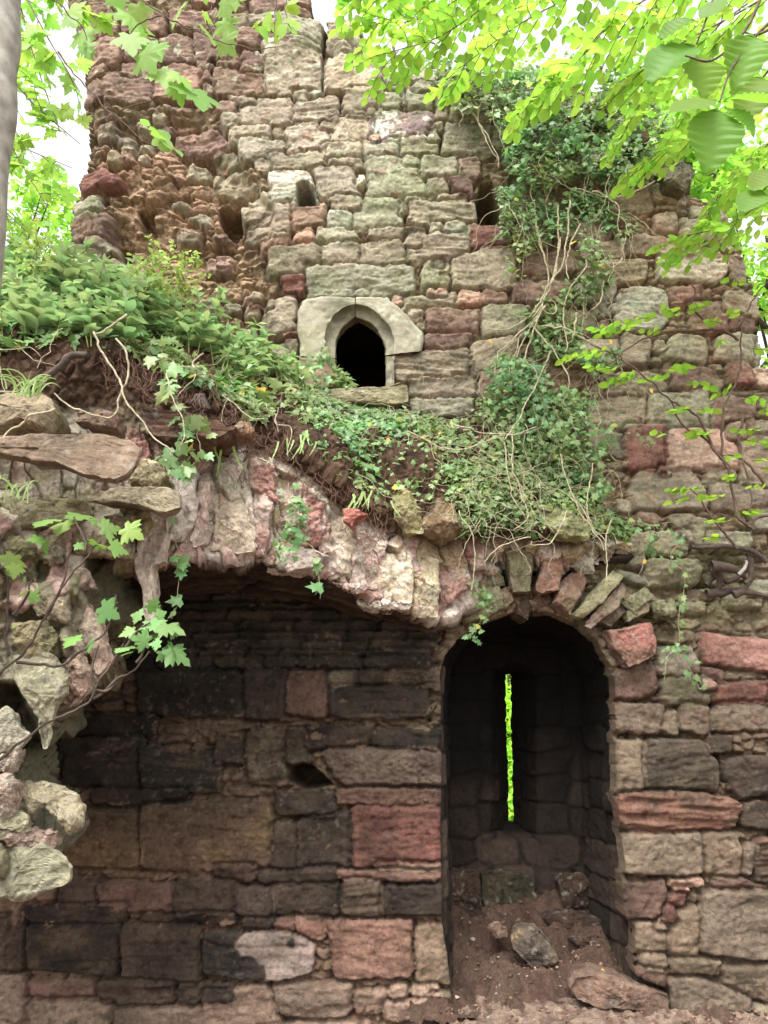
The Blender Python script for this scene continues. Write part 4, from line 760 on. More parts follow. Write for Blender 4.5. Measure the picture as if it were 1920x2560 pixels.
# ------------------------------------------------------------------ loose stones
lone('stone_slab', 'large flat brown stone slab jutting at the left edge below the earth bank', [(-160, 1112), (-60, 1098), (75, 1077), (225, 1066), (310, 1082), (341, 1115), (336, 1160), (320, 1188), (292, 1206), (220, 1193), (145, 1160), (87, 1157), (0, 1138), (-60, 1120), (-160, 1130)], -1.85, thick=.13, bulge=.015, c=(136, 116, 98), c2=(114, 98, 82), seed=7, ang=.02, strata=.004, taper=.9, n=120, tilt=(.1, .5))
lone('stone_slab', 'narrow grey slab lying under the large brown slab above the white vault edge', cpoly('E', 392, 265, 415, 215, 500, 198, 640, 190, 765, 210, 782, 288, 700, 318, 640, 292, 500, 270), -1.42, thick=.16, bulge=.02, c=(140, 130, 108), c2=(118, 108, 88), seed=8, ang=.03, strata=.006, tilt=(.1, .3))
lone('rubble_lump', 'knobbly pale rubble lump right of the large brown slab', cpoly('E', 565, 110, 620, 80, 690, 110, 712, 150, 680, 192, 600, 192, 550, 180), -1.35, thick=.3, bulge=.05, c=(160, 146, 118), c2=(140, 132, 104), seed=9, ang=.05)
lone('stone_slab', 'dark flaking brown slab sticking out of the bare earth under the plants', cpoly('C', 600, 785, 680, 780, 760, 790, 880, 812, 960, 850, 1018, 882, 980, 912, 880, 945, 720, 950, 640, 900, 605, 850), -1.22, thick=.4, bulge=.04, c=(100, 76, 62), c2=(74, 58, 50), seed=10, ang=.03, strata=.018, n=100, tilt=(0, .5))
lone('rock', 'small buff rock on the earth beside the tip of the dark flaking slab', cpoly('C', 1000, 900, 1035, 850, 1080, 858, 1100, 885, 1080, 915, 1010, 918), -1.08, cat='rock', thick=.14, bulge=.04, c=(140, 112, 92), seed=11, ang=.03)
lone('rock', 'grey tan rock in the earth bank at the left edge above the large slab', cpoly('C', -60, 745, 60, 712, 150, 705, 210, 742, 226, 800, 190, 880, 100, 858, 20, 880, -60, 885), -1.62, cat='rock', thick=.35, bulge=.05, c=(142, 128, 106), c2=(118, 112, 84), seed=12, ang=.04, tilt=(.1, .3))
lone('rock', 'small oval stone on the earth just above the dark flaking slab', cpoly('C', 665, 745, 700, 730, 745, 732, 762, 755, 740, 772, 680, 772), -1.2, cat='rock', thick=.12, bulge=.03, c=(136, 114, 94), seed=13, ang=.02)
lone('rock', 'tan rock half sunk in the earth below the long pale roots', cpoly('C', 330, 810, 450, 800, 520, 830, 500, 880, 400, 872, 330, 860), -1.42, cat='rock', thick=.2, bulge=.04, c=(134, 112, 96), seed=14, ang=.03)
lone('boulder', 'angular brown boulder perched above the left shoulder of the arch', cpoly('Q', 172, 340, 198, 275, 255, 248, 305, 290, 334, 378, 250, 440, 185, 405, 158, 370), -.55, cat='boulder', thick=.35, bulge=.10, c=(134, 118, 90), c2=(108, 88, 66), seed=15, ang=.06, n=90)
lone('boulder', 'upright mossy stone just left of the angular brown boulder', cpoly('Q', 28, 225, 95, 212, 130, 250, 164, 300, 168, 398, 95, 402, 50, 330), -.55, cat='boulder', thick=.3, bulge=.07, c=(138, 132, 94), c2=(122, 110, 84), seed=16, ang=.05)
lone('boulder', 'split green mossy stone on the ledge above the arch crown', cpoly('Q', 670, 292, 760, 298, 840, 330, 880, 355, 876, 432, 760, 420, 680, 360), -.36, cat='boulder', thick=.3, bulge=.06, c=(136, 138, 98), c2=(108, 108, 76), seed=17, ang=.06, strata=.01)
lone('rock', 'pink flake of stone poking out from the soil above the cream vault blocks', cpoly('M', 652, 300, 690, 294, 758, 318, 705, 345, 692, 372, 655, 345), -.85, cat='rock', thick=.16, bulge=.02, c=(186, 128, 112), c2=(160, 104, 92), seed=18, ang=.02)
lone('rock', 'dark angular grey rock resting on the recess floor', cpoly('H', 552, 730, 580, 690, 680, 700, 722, 750, 756, 830, 740, 850, 640, 862, 600, 830, 560, 780), .34, cat='rock', thick=.28, bulge=.07, c=(92, 82, 72), c2=(120, 104, 80), seed=19, ang=.04)
lone('boulder', 'long rounded reddish boulder at the foot of the recess', cpoly('H', 805, 950, 830, 905, 930, 892, 1050, 920, 1130, 950, 1230, 985, 1232, 1050, 1100, 1052, 940, 1040, 830, 1000), -.04, cat='boulder', thick=.35, bulge=.05, c=(114, 92, 79), c2=(98, 80, 68), seed=20, ang=.03, n=90)
lone('rock', 'small tan rock left of the dark grey rock on the recess floor', cpoly('H', 448, 690, 490, 672, 530, 690, 535, 730, 480, 738), .45, cat='rock', thick=.12, bulge=.04, c=(120, 98, 84), seed=21, ang=.03)
lone('rock', 'flat dark stone at the back right of the recess floor', cpoly('H', 800, 735, 900, 715, 950, 730, 930, 790, 860, 790), .55, cat='rock', thick=.25, bulge=.04, c=(92, 72, 62), seed=22, ang=.03)
lone('rock', 'dark green mossy block standing on the broken wall top at the right', cpoly('B', 1212, 700, 1270, 688, 1335, 700, 1342, 760, 1300, 830, 1215, 800), -.12, cat='rock', thick=.5, bulge=.05, c=(92, 90, 72), c2=(116, 108, 90), seed=23, ang=.04)
lone('rock', 'pale tilted stone among the ivy below the wall top', cpoly('B', 865, 715, 900, 660, 990, 618, 1015, 640, 960, 690, 890, 725), -.10, cat='rock', thick=.2, bulge=.03, c=(150, 148, 126), c2=(128, 134, 100), seed=24, ang=.02)
lone('rock', 'upright reddish stone leaning at the top right of the ivy', cpoly('B', 1050, 640, 1085, 565, 1140, 555, 1145, 610, 1085, 650), -.14, cat='rock', thick=.2, bulge=.03, c=(126, 104, 86), seed=25, ang=.02)
# ------------------------------------------------------------------ ground
def build_ground():
    xs = np.unique(np.concatenate([np.linspace(-200, -6, 20), np.linspace(-6, 6, 420), np.linspace(6, 200, 20)])); ys = np.unique(np.concatenate([np.linspace(-200, -6.5, 16), np.linspace(-6.5, .3, 300), np.linspace(.3, 200, 20)]))
    X, Y_ = np.meshgrid(xs, ys); f1, f2, idd = worley(X / .045 + fbm(X * 6, Y_ * 6, 0, 2, 4) * .5, Y_ / .045, 23); near = smooth(7, 5, np.abs(X)) * smooth(7, 5, np.abs(Y_))
    Z = -.085 - .16 * smooth(.5, -.1, X) + near * (fbm(X * 2, Y_ * 2, 0, 4, 41) * .02 + smooth(.03, .3, f2 - f1) * (idd > .45) * .022) + .05 * smooth(-.45, .05, Y_) * near
    C = lin((136, 116, 102)) * (.6 + .7 * idd[..., None]) ; C = C * (idd > .45)[..., None] + lin((112, 90, 78)) * (idd <= .45)[..., None]
    return mesh('ground', np.stack([X, Y_, Z], -1).reshape(-1, 3), grid_faces(*X.shape), M_soil, None, C.reshape(-1, 3))
tag(build_ground(), kind='structure')

def chips(name, n, seed, xr, yr, zf, sz, parent=None):
    gg = np.random.default_rng(seed); x = gg.uniform(*xr, n); y = gg.uniform(*yr, n); z = zf(x, y); s = gg.uniform(.3, 1, n) ** 2 * sz + .004
    B = np.array([(1, 0, 0), (0, 1, 0), (-1, 0, 0), (0, -1, 0), (0, 0, 1), (0, 0, -1), (.7, .7, .5), (-.6, .5, .6)], float); Fb = np.array([(0, 6, 4), (6, 1, 4), (1, 7, 4), (7, 2, 4), (2, 3, 4), (3, 0, 4), (1, 0, 5), (2, 1, 5), (3, 2, 5), (0, 3, 5), (0, 1, 6), (1, 2, 7)])
    V = B[None] * gg.uniform(.5, 1.3, (n, 8, 1)) * s[:, None, None] * gg.uniform(.5, 1.3, (n, 1, 3)); a = gg.uniform(0, 6.28, n); ca, sa = np.cos(a)[:, None], np.sin(a)[:, None]
    V = np.stack([V[..., 0] * ca - V[..., 1] * sa, V[..., 0] * sa + V[..., 1] * ca, V[..., 2] * .7], -1) + np.stack([x, y, z], -1)[:, None]
    F = (Fb[None] + (np.arange(n) * 8)[:, None, None]).reshape(-1, 3); c = lin((132, 108, 92)) * gg.uniform(.4, 1.3, (n, 1)); c[gg.random(n) < .12] = lin((190, 176, 156)) * .8
    return mesh(name, V.reshape(-1, 3), F, M_rock, parent, np.repeat(c, 8, 0), smooth_=False)
def floor_z(x, y):
    i = np.clip(np.searchsorted(Yg[:, 0], y), 0, Yg.shape[0] - 1); j = np.clip(np.searchsorted(X[0], x), 0, X.shape[1] - 1); return Zf[i, j] + .003
tag(chips('stone_chips', 380, 5, (.3, 1.9), (-.1, .85), floor_z, .018), kind='stuff')
tag(chips('gravel', 2600, 6, (-2.6, 2.9), (-.9, .02), lambda x, y: -.085 - .16 * smooth(.5, -.1, x) + .05 * smooth(-.45, .05, y) + .012, .022), kind='stuff')
# ------------------------------------------------------------------ plants
def half(pts): return np.array(pts, float)
def fan(hp, cy, fold=.18, curl=.12):
    hp = np.array(hp, float); n = len(hp); V = [(0, cy, .0)]
    for x, y in hp: V.append((x, y, 0))
    for x, y in hp[1:-1][::-1]: V.append((-x, y, 0))
    V = np.array(V); V[:, 2] = -fold * np.abs(V[:, 0]) - curl * V[:, 1] ** 2 + .05 * np.sin(V[:, 1] * 9 + V[:, 0] * 7)
    m = len(V) - 1; F = [(0, 1 + i, 1 + (i + 1) % m) for i in range(m)]
    return V, np.array(F)[:, ::-1]
T_IVY = fan([(0, 0), (.28, -.10), (.50, .12), (.30, .32), (.42, .60), (.16, .58), (0, 1)], .35)
T_MAP = fan([(0, 0), (.22, -.18), (.44, -.12), (.38, .06), (.62, .16), (.88, .36), (.64, .42), (.62, .60), (.34, .50), (.42, .74), (.22, .76), (.20, .94), (0, 1.18)], .25, .12, .10)
def rib(ws, ys, fold=.25, curl=.15):
    V = []; F = []
    for w_, y in zip(ws, ys): V += [(-w_, y, fold * w_ - curl * y * y + .02 * math.sin(y * 20)), (0, y, -curl * y * y), (w_, y, fold * w_ - curl * y * y + .02 * math.cos(y * 20))]
    for i in range(len(ys) - 1):
        a = 3 * i
        F += [(a, a + 1, a + 4), (a, a + 4, a + 3), (a + 1, a + 2, a + 5), (a + 1, a + 5, a + 4)]
    return np.array(V), np.array(F)
T_BEE = rib([.01, .20, .34, .36, .24, .10, .005], [0, .12, .32, .55, .78, .92, 1.0], .2, .12)
T_LAN = rib([.01, .17, .25, .21, .10, .004], [0, .15, .4, .65, .87, 1.0], .3, .4)
T_SML = rib([.02, .34, .30, .01], [0, .3, .65, 1.0], .25, .15)
def big_leaf():
    ys = np.linspace(0, 1, 33); ws = .40 * np.sin(np.pi * ys ** .85) ** .75 * (1 - .12 * ys) + .004; ws[1::2] *= .95; ws[-1] = .003
    V = []; F = []
    for i, (w_, y) in enumerate(zip(ws, ys)):
        pl = .014 * (1 if i % 4 < 2 else -1) * (w_ > .05)
        for t in (-1, -.5, 0, .5, 1): V.append((t * w_, y + abs(t) * .10 * (1 - y), abs(t) * w_ * .22 - .16 * y * y + pl * abs(t) + .02 * math.sin(y * 7 + t * 2)))
    for i in range(len(ys) - 1):
        for j in range(4): a = 5 * i + j; F += [(a, a + 1, a + 6), (a, a + 6, a + 5)]
    return np.array(V), np.array(F)
T_BIG = big_leaf()
T_FERN = rib([.04, .07, .05, .08, .05, .08, .05, .06, .01], [0, .12, .2, .33, .45, .58, .7, .85, 1.0], .2, .35)
def nrm(a): return a / (np.linalg.norm(a, axis=-1, keepdims=True) + 1e-9)
def leaves(name, parent, tmpl, pos, tip, nor, size, mat, var=.22, base=(1, 1, 1), yellow=.0, seed=0):
    pos = np.asarray(pos, float); n = len(pos)
    if n == 0: return None
    g = np.random.default_rng(seed + n); tip = nrm(np.asarray(tip, float)); nor = np.asarray(nor, float)
    ax = nrm(np.cross(tip, nor)); nz = np.cross(ax, tip); TV, TF = tmpl; size = np.broadcast_to(size, (n,))
    asp = g.uniform(.85, 1.12, n)
    V = pos[:, None] + size[:, None, None] * (TV[None, :, :1] * ax[:, None] * asp[:, None, None] + TV[None, :, 1:2] * tip[:, None] + TV[None, :, 2:] * nz[:, None] * g.uniform(.3, 1.6, n)[:, None, None])
    F = (TF[None] + (np.arange(n) * len(TV))[:, None, None]).reshape(-1, 3)
    c = np.ones((n, 3)) * np.array(base) * g.uniform(1 - var, 1 + var, (n, 1)); c[:, 0] *= g.uniform(.85, 1.2, n)
    yl = g.random(n) < yellow; c[yl] *= np.array((2.6, 1.5, .8))
    C = np.repeat(c, len(TV), 0)
    return mesh(name, V.reshape(-1, 3), F, mat, parent, C)
def tubes(name, parent, paths, mat, k=5):
    Vs = []; Fs = []; b = 0
    for pts, rad in paths:
        p = np.asarray(pts, float); m = len(p)
        if m < 2: continue
        r = np.broadcast_to(rad, (m,)) if np.ndim(rad) < 1 or len(np.atleast_1d(rad)) == m else np.interp(np.linspace(0, 1, m), np.linspace(0, 1, len(rad)), rad)
        t = nrm(np.gradient(p, axis=0)); ref = np.array((.31, .87, .37)); a = nrm(np.cross(t, ref)); bb = np.cross(t, a)
        ang = np.arange(k) * 2 * math.pi / k
        V = p[:, None] + r[:, None, None] * (np.cos(ang)[None, :, None] * a[:, None] + np.sin(ang)[None, :, None] * bb[:, None])
        pass; i = np.arange(m * k).reshape(m, k); j = np.roll(i, -1, 1)
        Fs.append(np.stack([i[:-1], j[:-1], j[1:], i[1:]], -1).reshape(-1, 4) + b); Vs.append(V.reshape(-1, 3)); b += m * k
    if not Vs: return None
    return mesh(name, np.concatenate(Vs), np.concatenate(Fs), mat, parent)
def spline(pts, n=20):
    return catmull(np.asarray(pts, float), n)
M_ivy = leaf_mat('ivy_leaf', (118, 146, 96), .3, .32, (1.1, 1.3, .5))
M_herb = leaf_mat('herb_leaf', (156, 180, 138), .36, .5, (1.0, 1.1, .75))
M_beech = leaf_mat('beech_leaf', (148, 180, 92), .62, .45, (1.08, 1.25, .6))
M_maple = leaf_mat('sycamore_leaf', (148, 182, 104), .58, .45, (1.05, 1.2, .65))
M_far = leaf_mat('far_leaf', (152, 188, 100), .64, .5, (1.08, 1.25, .6))
M_yell = leaf_mat('yellow_leaf', (222, 200, 96), .3, .5, (1, .9, .4))
M_vine = bark_mat('vine_bark', (170, 160, 134), 40)
M_twig = bark_mat('twig_bark', (92, 74, 62), 60)
M_bark = bark_mat('grey_bark', (150, 146, 136), 14)
M_dark = bark_mat('dark_bark', (74, 62, 54), 30)
M_stem = bark_mat('green_stem', (140, 152, 92), 60)
M_root = bark_mat('fine_root', (116, 86, 72), 60)
g = np.random.default_rng(11)
# sample points of the earth bank
GU, GVv, _ = proj(GV[..., 0], GV[..., 1], GV[..., 2])
NE = grid_normals(GV); NE = np.where(NE[..., 2:3] < 0, -NE, NE)
def bank(poly, n, tmin=4.2, tmax=6.9):
    m = inpoly(GU, GVv, poly) & (T > tmin) & (T < tmax); ii_, jj_ = np.where(m)
    wgt = np.linalg.norm(np.gradient(GV, axis=0), axis=-1)[m] * np.linalg.norm(np.gradient(GV, axis=1), axis=-1)[m]
    wgt = wgt * (smooth(-.35, .15, fbm(GV[..., 0][m] * 3.2, GV[..., 2][m] * 3.2, GV[..., 1][m] * 3, 4, 444)) + .06)
    k = g.choice(len(ii_), n, p=wgt / wgt.sum()); return GV[ii_[k], jj_[k]], NE[ii_[k], jj_[k]]
def wallpts(poly, n, y0=-.03, y1=-.14, gap=0.0, sc=3.0, seed=0):
    pl = np.array(poly); lo = pl.min(0); hi = pl.max(0); out = []
    u = g.uniform(lo[0], hi[0], n * 6); v = g.uniform(lo[1], hi[1], n * 6); ok = inpoly(u, v, poly); u, v = u[ok], v[ok]
    t = (0 + CD) / (cp - (1280 - v) / CF * sp); x = (u - 960) / CF * t; z = CH + t * (sp + (1280 - v) / CF * cp)
    nz = fbm(x * sc, z * sc, 0, 4, 300 + seed); edge = np.clip(polydist(u, v, poly) / 50, 0, 1)
    ok = nz > gap + .06 - .25 * edge + g.uniform(-.12, .12, len(nz)); x, z = x[ok][:n], z[ok][:n]
    bump = np.clip(fbm(x * 2, z * 2, 0, 3, 301), -.3, 1) * .10
    return np.stack([x, g.uniform(y1, y0, len(x)) - bump, z], -1)
def ivy_orient(nr, n):
    nor = nrm(nr + g.normal(0, .45, (n, 3))); tip = np.stack([g.normal(0, .8, n), g.normal(0, .3, n) - .35, g.normal(-.7, .5, n)], -1)
    tip = tip - (tip * nor).sum(-1, keepdims=True) * nor; return nrm(tip), nor
def wander(p0, d0, L, step=.03, wob=.5, grav=-.15, keepy=None):
    p = np.array(p0, float); d = nrm(np.array(d0, float)); out = [p.copy()]
    for _ in range(int(L / step)):
        d = nrm(d + g.normal(0, wob * .55, 3) * np.array((1, .35, 1)) + np.array((0, 0, grav * .3))); p = p + d * step
        if keepy is not None: p[1] = np.clip(p[1], keepy[0], keepy[1])
        out.append(p.copy())
    return out
def vpath(cr, Y, *n):
    q = cpoly(cr, *n); p = spline([P(u, v, Y) for u, v in q], max(12, len(q) * 9)); p = p + np.stack([fbm(p[:, 2] * 9 + len(n), p[:, 0] * 9, 0, 3, k) * .022 for k in (1, 2, 3)], -1); return p
def ivy_plant(label, pos, nr, size, vines, loc, seed, var=.25, group=None):
    clear = lambda p_: not inpoly(*proj(np.array(p_)[:, 0], np.array(p_)[:, 1], np.array(p_)[:, 2])[:2], WIN).any()
    vines = [v_ for v_ in vines if clear(v_[0])]; t = thing('ivy', loc, label, 'ivy', group); n = len(pos); tip, nor = ivy_orient(nr, n)
    leaves('foliage', t, T_IVY, pos + nor * g.uniform(0, .035, (n, 1)), tip, nor, g.uniform(.45, 1.0, n) ** 1.3 * 1.45 * size, M_ivy, var, base=np.array((1, 1, 1)) * (1 + .45 * fbm(pos[:, 0] * 4, pos[:, 2] * 4, pos[:, 1] * 4, 3, 8))[:, None] * np.stack([1 + .35 * fbm(pos[:, 0] * 3, pos[:, 2] * 3, 0, 2, 9), np.ones(n), np.ones(n)], -1), seed=seed, yellow=.012)
    tubes('vine_stem', t, [(p_, tuple(r_ * .68 for r_ in rr_)) for p_, rr_ in vines], M_vine, 5); return t
WN = np.array((0, -.85, .45))
# 1 ivy over the broken wall top
pos = wallpts(cpoly('B', 150, 330, 480, 300, 720, 320, 1000, 330, 1120, 480, 1260, 640, 1240, 760, 1180, 830, 1000, 850, 820, 880, 560, 880, 520, 740, 440, 560, 280, 520, 250, 400), 3400, -.02, -.22, -.08, 2.6, 1)
vn = [(vpath('B', -.12, *q), (.010, .004)) for q in ((480, 150, 470, 260, 450, 360, 480, 460, 560, 560, 620, 700, 660, 760), (330, 380, 420, 540, 480, 640, 500, 720), (690, 740, 640, 800, 650, 880, 655, 960, 690, 1106), (1180, 790, 1010, 850, 900, 830, 780, 800, 650, 740),
      (560, 520, 590, 600, 600, 680, 640, 740), (900, 830, 960, 850, 1010, 900, 1015, 1000), (820, 700, 700, 850, 720, 960), (440, 400, 410, 500, 440, 600, 500, 700))]
for _ in range(34):
    q = pos[g.integers(len(pos))]; vn.append((wander(q, (g.normal(0, .6), 0, -1), g.uniform(.25, .7), keepy=(-.26, -.06)), (.0035, .0015)))
ivy_plant('dark green ivy tumbling over the broken wall top at the upper right', pos, WN, .044, vn, P(1400, 500, 0), 1)
# 2 the hanging rope of stems and ivy
pos = wallpts(cpoly('D', 480, -120, 980, -120, 1100, 60, 960, 300, 860, 360, 830, 620, 1000, 560, 1000, 640, 860, 700, 860, 860, 380, 860, 460, 700, 370, 500, 520, 420, 600, 330, 500, 260), 2000, -.02, -.12, .06, 3.2, 2)
vn = [(vpath('D', -.12, *q), (.011, .006)) for q in ((640, -60, 690, 130, 705, 260, 660, 400, 600, 470, 550, 600, 520, 740), (745, -80, 750, 120, 720, 270, 640, 430, 570, 560, 560, 640), (800, -100, 790, 60, 760, 190, 690, 300, 690, 380, 740, 380, 730, 330, 700, 330),
      (640, 440, 690, 500, 745, 560, 790, 660, 800, 740, 790, 880), (700, 350, 640, 460, 600, 640, 590, 760, 620, 860), (760, 60, 745, 200, 700, 320, 640, 400, 540, 380), (880, 130, 860, 200, 780, 330, 790, 500, 780, 560), (640, 440, 760, 450, 880, 500, 960, 540), (830, 380, 820, 470, 780, 520),
      (720, 560, 690, 620, 640, 680, 600, 760), (955, 250, 940, 330, 900, 360), (640, 420, 560, 500, 500, 560, 480, 660), (1030, 140, 990, 190, 930, 200, 925, 260), (850, 0, 790, 150, 800, 240), (690, 300, 620, 400, 540, 450, 440, 460))]
for _ in range(80):
    q = pos[g.integers(len(pos))]; vn.append((wander(q, (g.normal(0, .8), 0, -1), g.uniform(.3, .9), keepy=(-.2, -.06)), (.004, .0015)))
ivy_plant('ivy with a rope of pale twisted stems hanging down the middle of the wall face', pos, WN, .042, vn, P(1380, 900, 0), 2)
# 3 the carpet of ivy on the bank above the arch
pos, nr = bank([(640, 860), (760, 880), (900, 960), (1050, 990), (1250, 1000), (1500, 1120), (1600, 1300), (1560, 1370), (1100, 1350), (1000, 1290), (900, 1230), (800, 1150), (700, 1010)], 8000, 4.6)
pos2 = wallpts(cpoly('Q', 20, -130, 360, -170, 420, -300, 900, -260, 930, -60, 1050, -20, 1120, 60, 1040, 160, 980, 330, 700, 330, 400, 240, 200, 120), 1700, -.05, -.26, .0, 3, 3)
pos3 = wallpts(cpoly('Q', 330, 240, 420, 250, 420, 480, 380, 560, 330, 420), 160, -.1, -.3, -.3, 3, 4)
ap = np.concatenate([pos, pos2, pos3]); an = np.concatenate([nr * .5 + WN * .6, np.broadcast_to(WN, pos2.shape), np.broadcast_to(WN, pos3.shape)])
vn = []
for _ in range(210):
    k = g.integers(len(ap)); q = ap[k] + np.array((0, -.05, .02)); vn.append((wander(q, (g.normal(0, 1), -.3, g.normal(-.5, .5)), g.uniform(.25, .8), wob=.6, grav=-.1), (.003, .0013)))
vn += [(vpath('Q', -.5, *q), (.007, .0045)) for q in ((560, -20, 560, 120, 590, 240, 620, 330, 570, 390), (520, 0, 530, 140, 560, 240, 610, 320), (800, 230, 860, 300, 920, 400, 950, 470), (985, 340, 960, 420, 965, 520, 965, 620), (790, 300, 770, 360, 720, 440, 640, 445, 640, 430), (630, 420, 500, 460, 430, 530),
      (900, 100, 880, 250, 900, 350, 980, 470), (330, 300, 380, 420, 390, 520, 370, 640), (760, 60, 820, 260, 900, 380), (300, -60, 520, -20, 660, -60), (100, -40, 300, 40, 520, -20), (520, 0, 640, -200, 700, -330))]
ivy_plant('thick carpet of green ivy and bare stems covering the bank above the arch', ap, an, .040, vn, P(1100, 1300, -.4), 3)
# 4 small trailing ivies
def trail(label, cr, Y, path, n, sz=.05, spread=.05, seed=5):
    p = vpath(cr, Y, *path); k = g.integers(0, len(p), n); pos = p[k] + g.normal(0, spread * .5, (n, 3)) * np.array((1, .6, 1))
    ivy_plant(label, pos, np.array((0, -.9, .35)), sz, [(p, (.004, .002))], p[0], seed)
trail('ivy strand with paired leaves dangling below the right end of the ledge', 'Q', -.14, (1225, 380, 1270, 430, 1240, 500, 1300, 580, 1290, 680, 1270, 760, 1280, 860, 1265, 920, 1330, 1000, 1360, 1070), 60, .04)
trail('ivy strand forking over the mossy block right of the arch', 'Q', -.14, (1268, 900, 1230, 930, 1215, 1030), 10, .03)
trail('ivy sprig dangling across the left shoulder of the arch', 'Q', -.22, (385, 620, 430, 680, 440, 740, 385, 850), 46, .038)
trail('ivy strand hanging from the upper mossy stones right of the arch', 'Q', -.14, (1090, 350, 1160, 380, 1150, 430, 1165, 500), 46, .04)
trail('long ivy strand hanging free in front of the dark vault', 'E', -1.15, (745, 0, 740, 300, 770, 450, 780, 560, 770, 680, 740, 780), 12, .07, .03)
trail('ivy shoot hanging across the pink and grey vault blocks', 'E', -1.0, (1240, 180, 1260, 280, 1300, 350, 1260, 420, 1205, 500), 60, .045, .09)
trail('thin ivy tendril hanging under the vault edge with two leaves', 'E', -.95, (1300, 400, 1370, 520, 1380, 640, 1375, 690), 5, .07, .02)
trail('ivy shoots trailing from the bare earth over the dark slab', 'C', -1.3, (700, 560, 720, 660, 760, 760, 800, 860, 770, 990), 26, .085, .05)
trail('ivy leaves dangling between the two flat slabs and the vault', 'C', -1.3, (840, 840, 870, 960, 820, 1060, 720, 1030), 22, .08, .07)
trail('ivy climbing beside the left jamb of the small window', 'L', -.10, (560, 700, 550, 640, 545, 580, 560, 550), 34, .05, .08)
# ivy fringe under the herbs on the left bank
pos, nr = bank([(-200, 770), (0, 780), (200, 800), (400, 840), (560, 880), (700, 960), (660, 1060), (560, 990), (420, 930), (250, 860), (0, 870), (-200, 870)], 1900, 4.8)
ivy_plant('low fringe of ivy hanging over the earth brow beneath the leafy herbs', pos, nr * .4 + WN * .6, .075, [(wander(pos[g.integers(len(pos))] + np.array((0, -.06, 0)), (g.normal(0, 1), -.2, -.4), g.uniform(.2, .5), wob=.5), (.004, .002)) for _ in range(40)], P(300, 850, -1.3), 9)
# 5 long pale roots and vines on the bare earth
rt = thing('creeper_root', P(250, 1000, -1.5), 'long pale looping roots trailing across the bare earth at the left', 'root')
tubes('root_strand', rt, [(vpath('C', Y, *q), tuple(a * .7 for a in r)) for Y, q, r in ((-1.60, (400, 470, 470, 600, 530, 700, 560, 790, 620, 870, 700, 950, 740, 990), (.009, .006)), (-1.58, (490, 500, 545, 560, 550, 640, 520, 740, 480, 835, 400, 830, 300, 790, 230, 740), (.008, .006)), (-1.75, (240, 800, 170, 830, 90, 850, 30, 890, 0, 935, -60, 980), (.009, .007)),
      (-1.5, (550, 395, 470, 440, 410, 470), (.01, .008)), (-1.40, (720, 640, 740, 740, 790, 820, 800, 900, 780, 960), (.007, .004)), (-1.3, (890, 555, 840, 590, 840, 620), (.008, .006)), (-1.7, (0, 740, 100, 720, 200, 670), (.006, .004)), (-1.35, (960, 740, 1040, 800, 1090, 830, 1160, 835), (.005, .003)), (-1.3, (1200, 790, 1190, 860, 1260, 880, 1240, 1000), (.004, .003)))], M_vine, 6)
rt2 = thing('buried_branch', P(150, 930, -1.6), 'brown dead branch lying slantwise in the earth at the left edge', 'branch')
tubes('wood', rt2, [(vpath('C', -1.62, 180, 665, 270, 610, 300, 570, 380, 545), (.018, .022, .016))], M_dark, 8)
hr = []
for _ in range(300):
    k = g.random(); u = 250 + 720 * k; q = P(u, np.interp(u, CU, ROWS[5][0]) + g.uniform(-50, 70), float(np.interp(u, CU, ROWS[5][1])) - .03); hr.append((wander(q, (g.normal(0, .4), -.1, -1), g.uniform(.05, .30), step=.02, wob=.7, grav=-.3), (.0022, .0010)))
t = thing('exposed_roots', P(700, 1100, -.8), 'tangle of fine brown roots hanging out of the eroded earth brow', 'roots'); tubes('root_strand', t, hr, M_root, 4); t.children[0]['kind'] = 'stuff'
# ---- herbs on the left bank
def herb(name, label, h, nst, leaf, group, seed, cat='plant', wid=.06):
    gg = np.random.default_rng(seed); t = thing(name, (0, 0, 0), label, cat, group); ps, tp, nn, sz, st = [], [], [], [], []
    for s in range(nst):
        a = gg.uniform(0, 6.28); lean = gg.uniform(.05, .35); top = np.array((math.cos(a) * lean * h, math.sin(a) * lean * h - .05, h * gg.uniform(.7, 1.05)))
        b = np.array((math.cos(a) * wid * .4, math.sin(a) * wid * .4, -.02)); pth = spline([b, b * .5 + top * .45 + (0, 0, .04), top], 12); st.append((pth, (.0045, .0022)))
        m = int(h / .045)
        for k in range(2, m + 1):
            c = pth[min(11, int(k / m * 11))]; rot = k * 1.57 + gg.uniform(-.3, .3)
            for w_ in (0, math.pi):
                d = np.array((math.cos(rot + w_), math.sin(rot + w_), gg.uniform(.05, .55))); ps.append(c); tp.append(d); nn.append((-d[0] * .4, -d[1] * .4, 1)); sz.append(leaf * (.55 + .6 * math.sin(math.pi * min(1, k / m * .85 + .1))))
        for _ in range(4):
            d = gg.normal(0, .6, 3) + (0, 0, .8); ps.append(pth[-1]); tp.append(d); nn.append((gg.normal(), gg.normal(), 1)); sz.append(leaf * .6)
    leaves('foliage', t, T_LAN if cat == 'plant' else T_SML, ps, tp, nn, np.array(sz), M_herb, .2, base=(1, 1, 1) if cat == 'plant' else (1.15, 1.15, .8), seed=seed)
    tubes('stem', t, st, M_stem, 4); return t
protos = [herb('leafy_herb', 'bushy green herb with long pointed leaves growing on the left bank', h, n_, lf, 'leafy herbs crowding the earth bank', 30 + i) for i, (h, n_, lf) in enumerate(((.34, 3, .13), (.42, 3, .145), (.26, 3, .11), (.20, 4, .08), (.36, 4, .10)))]
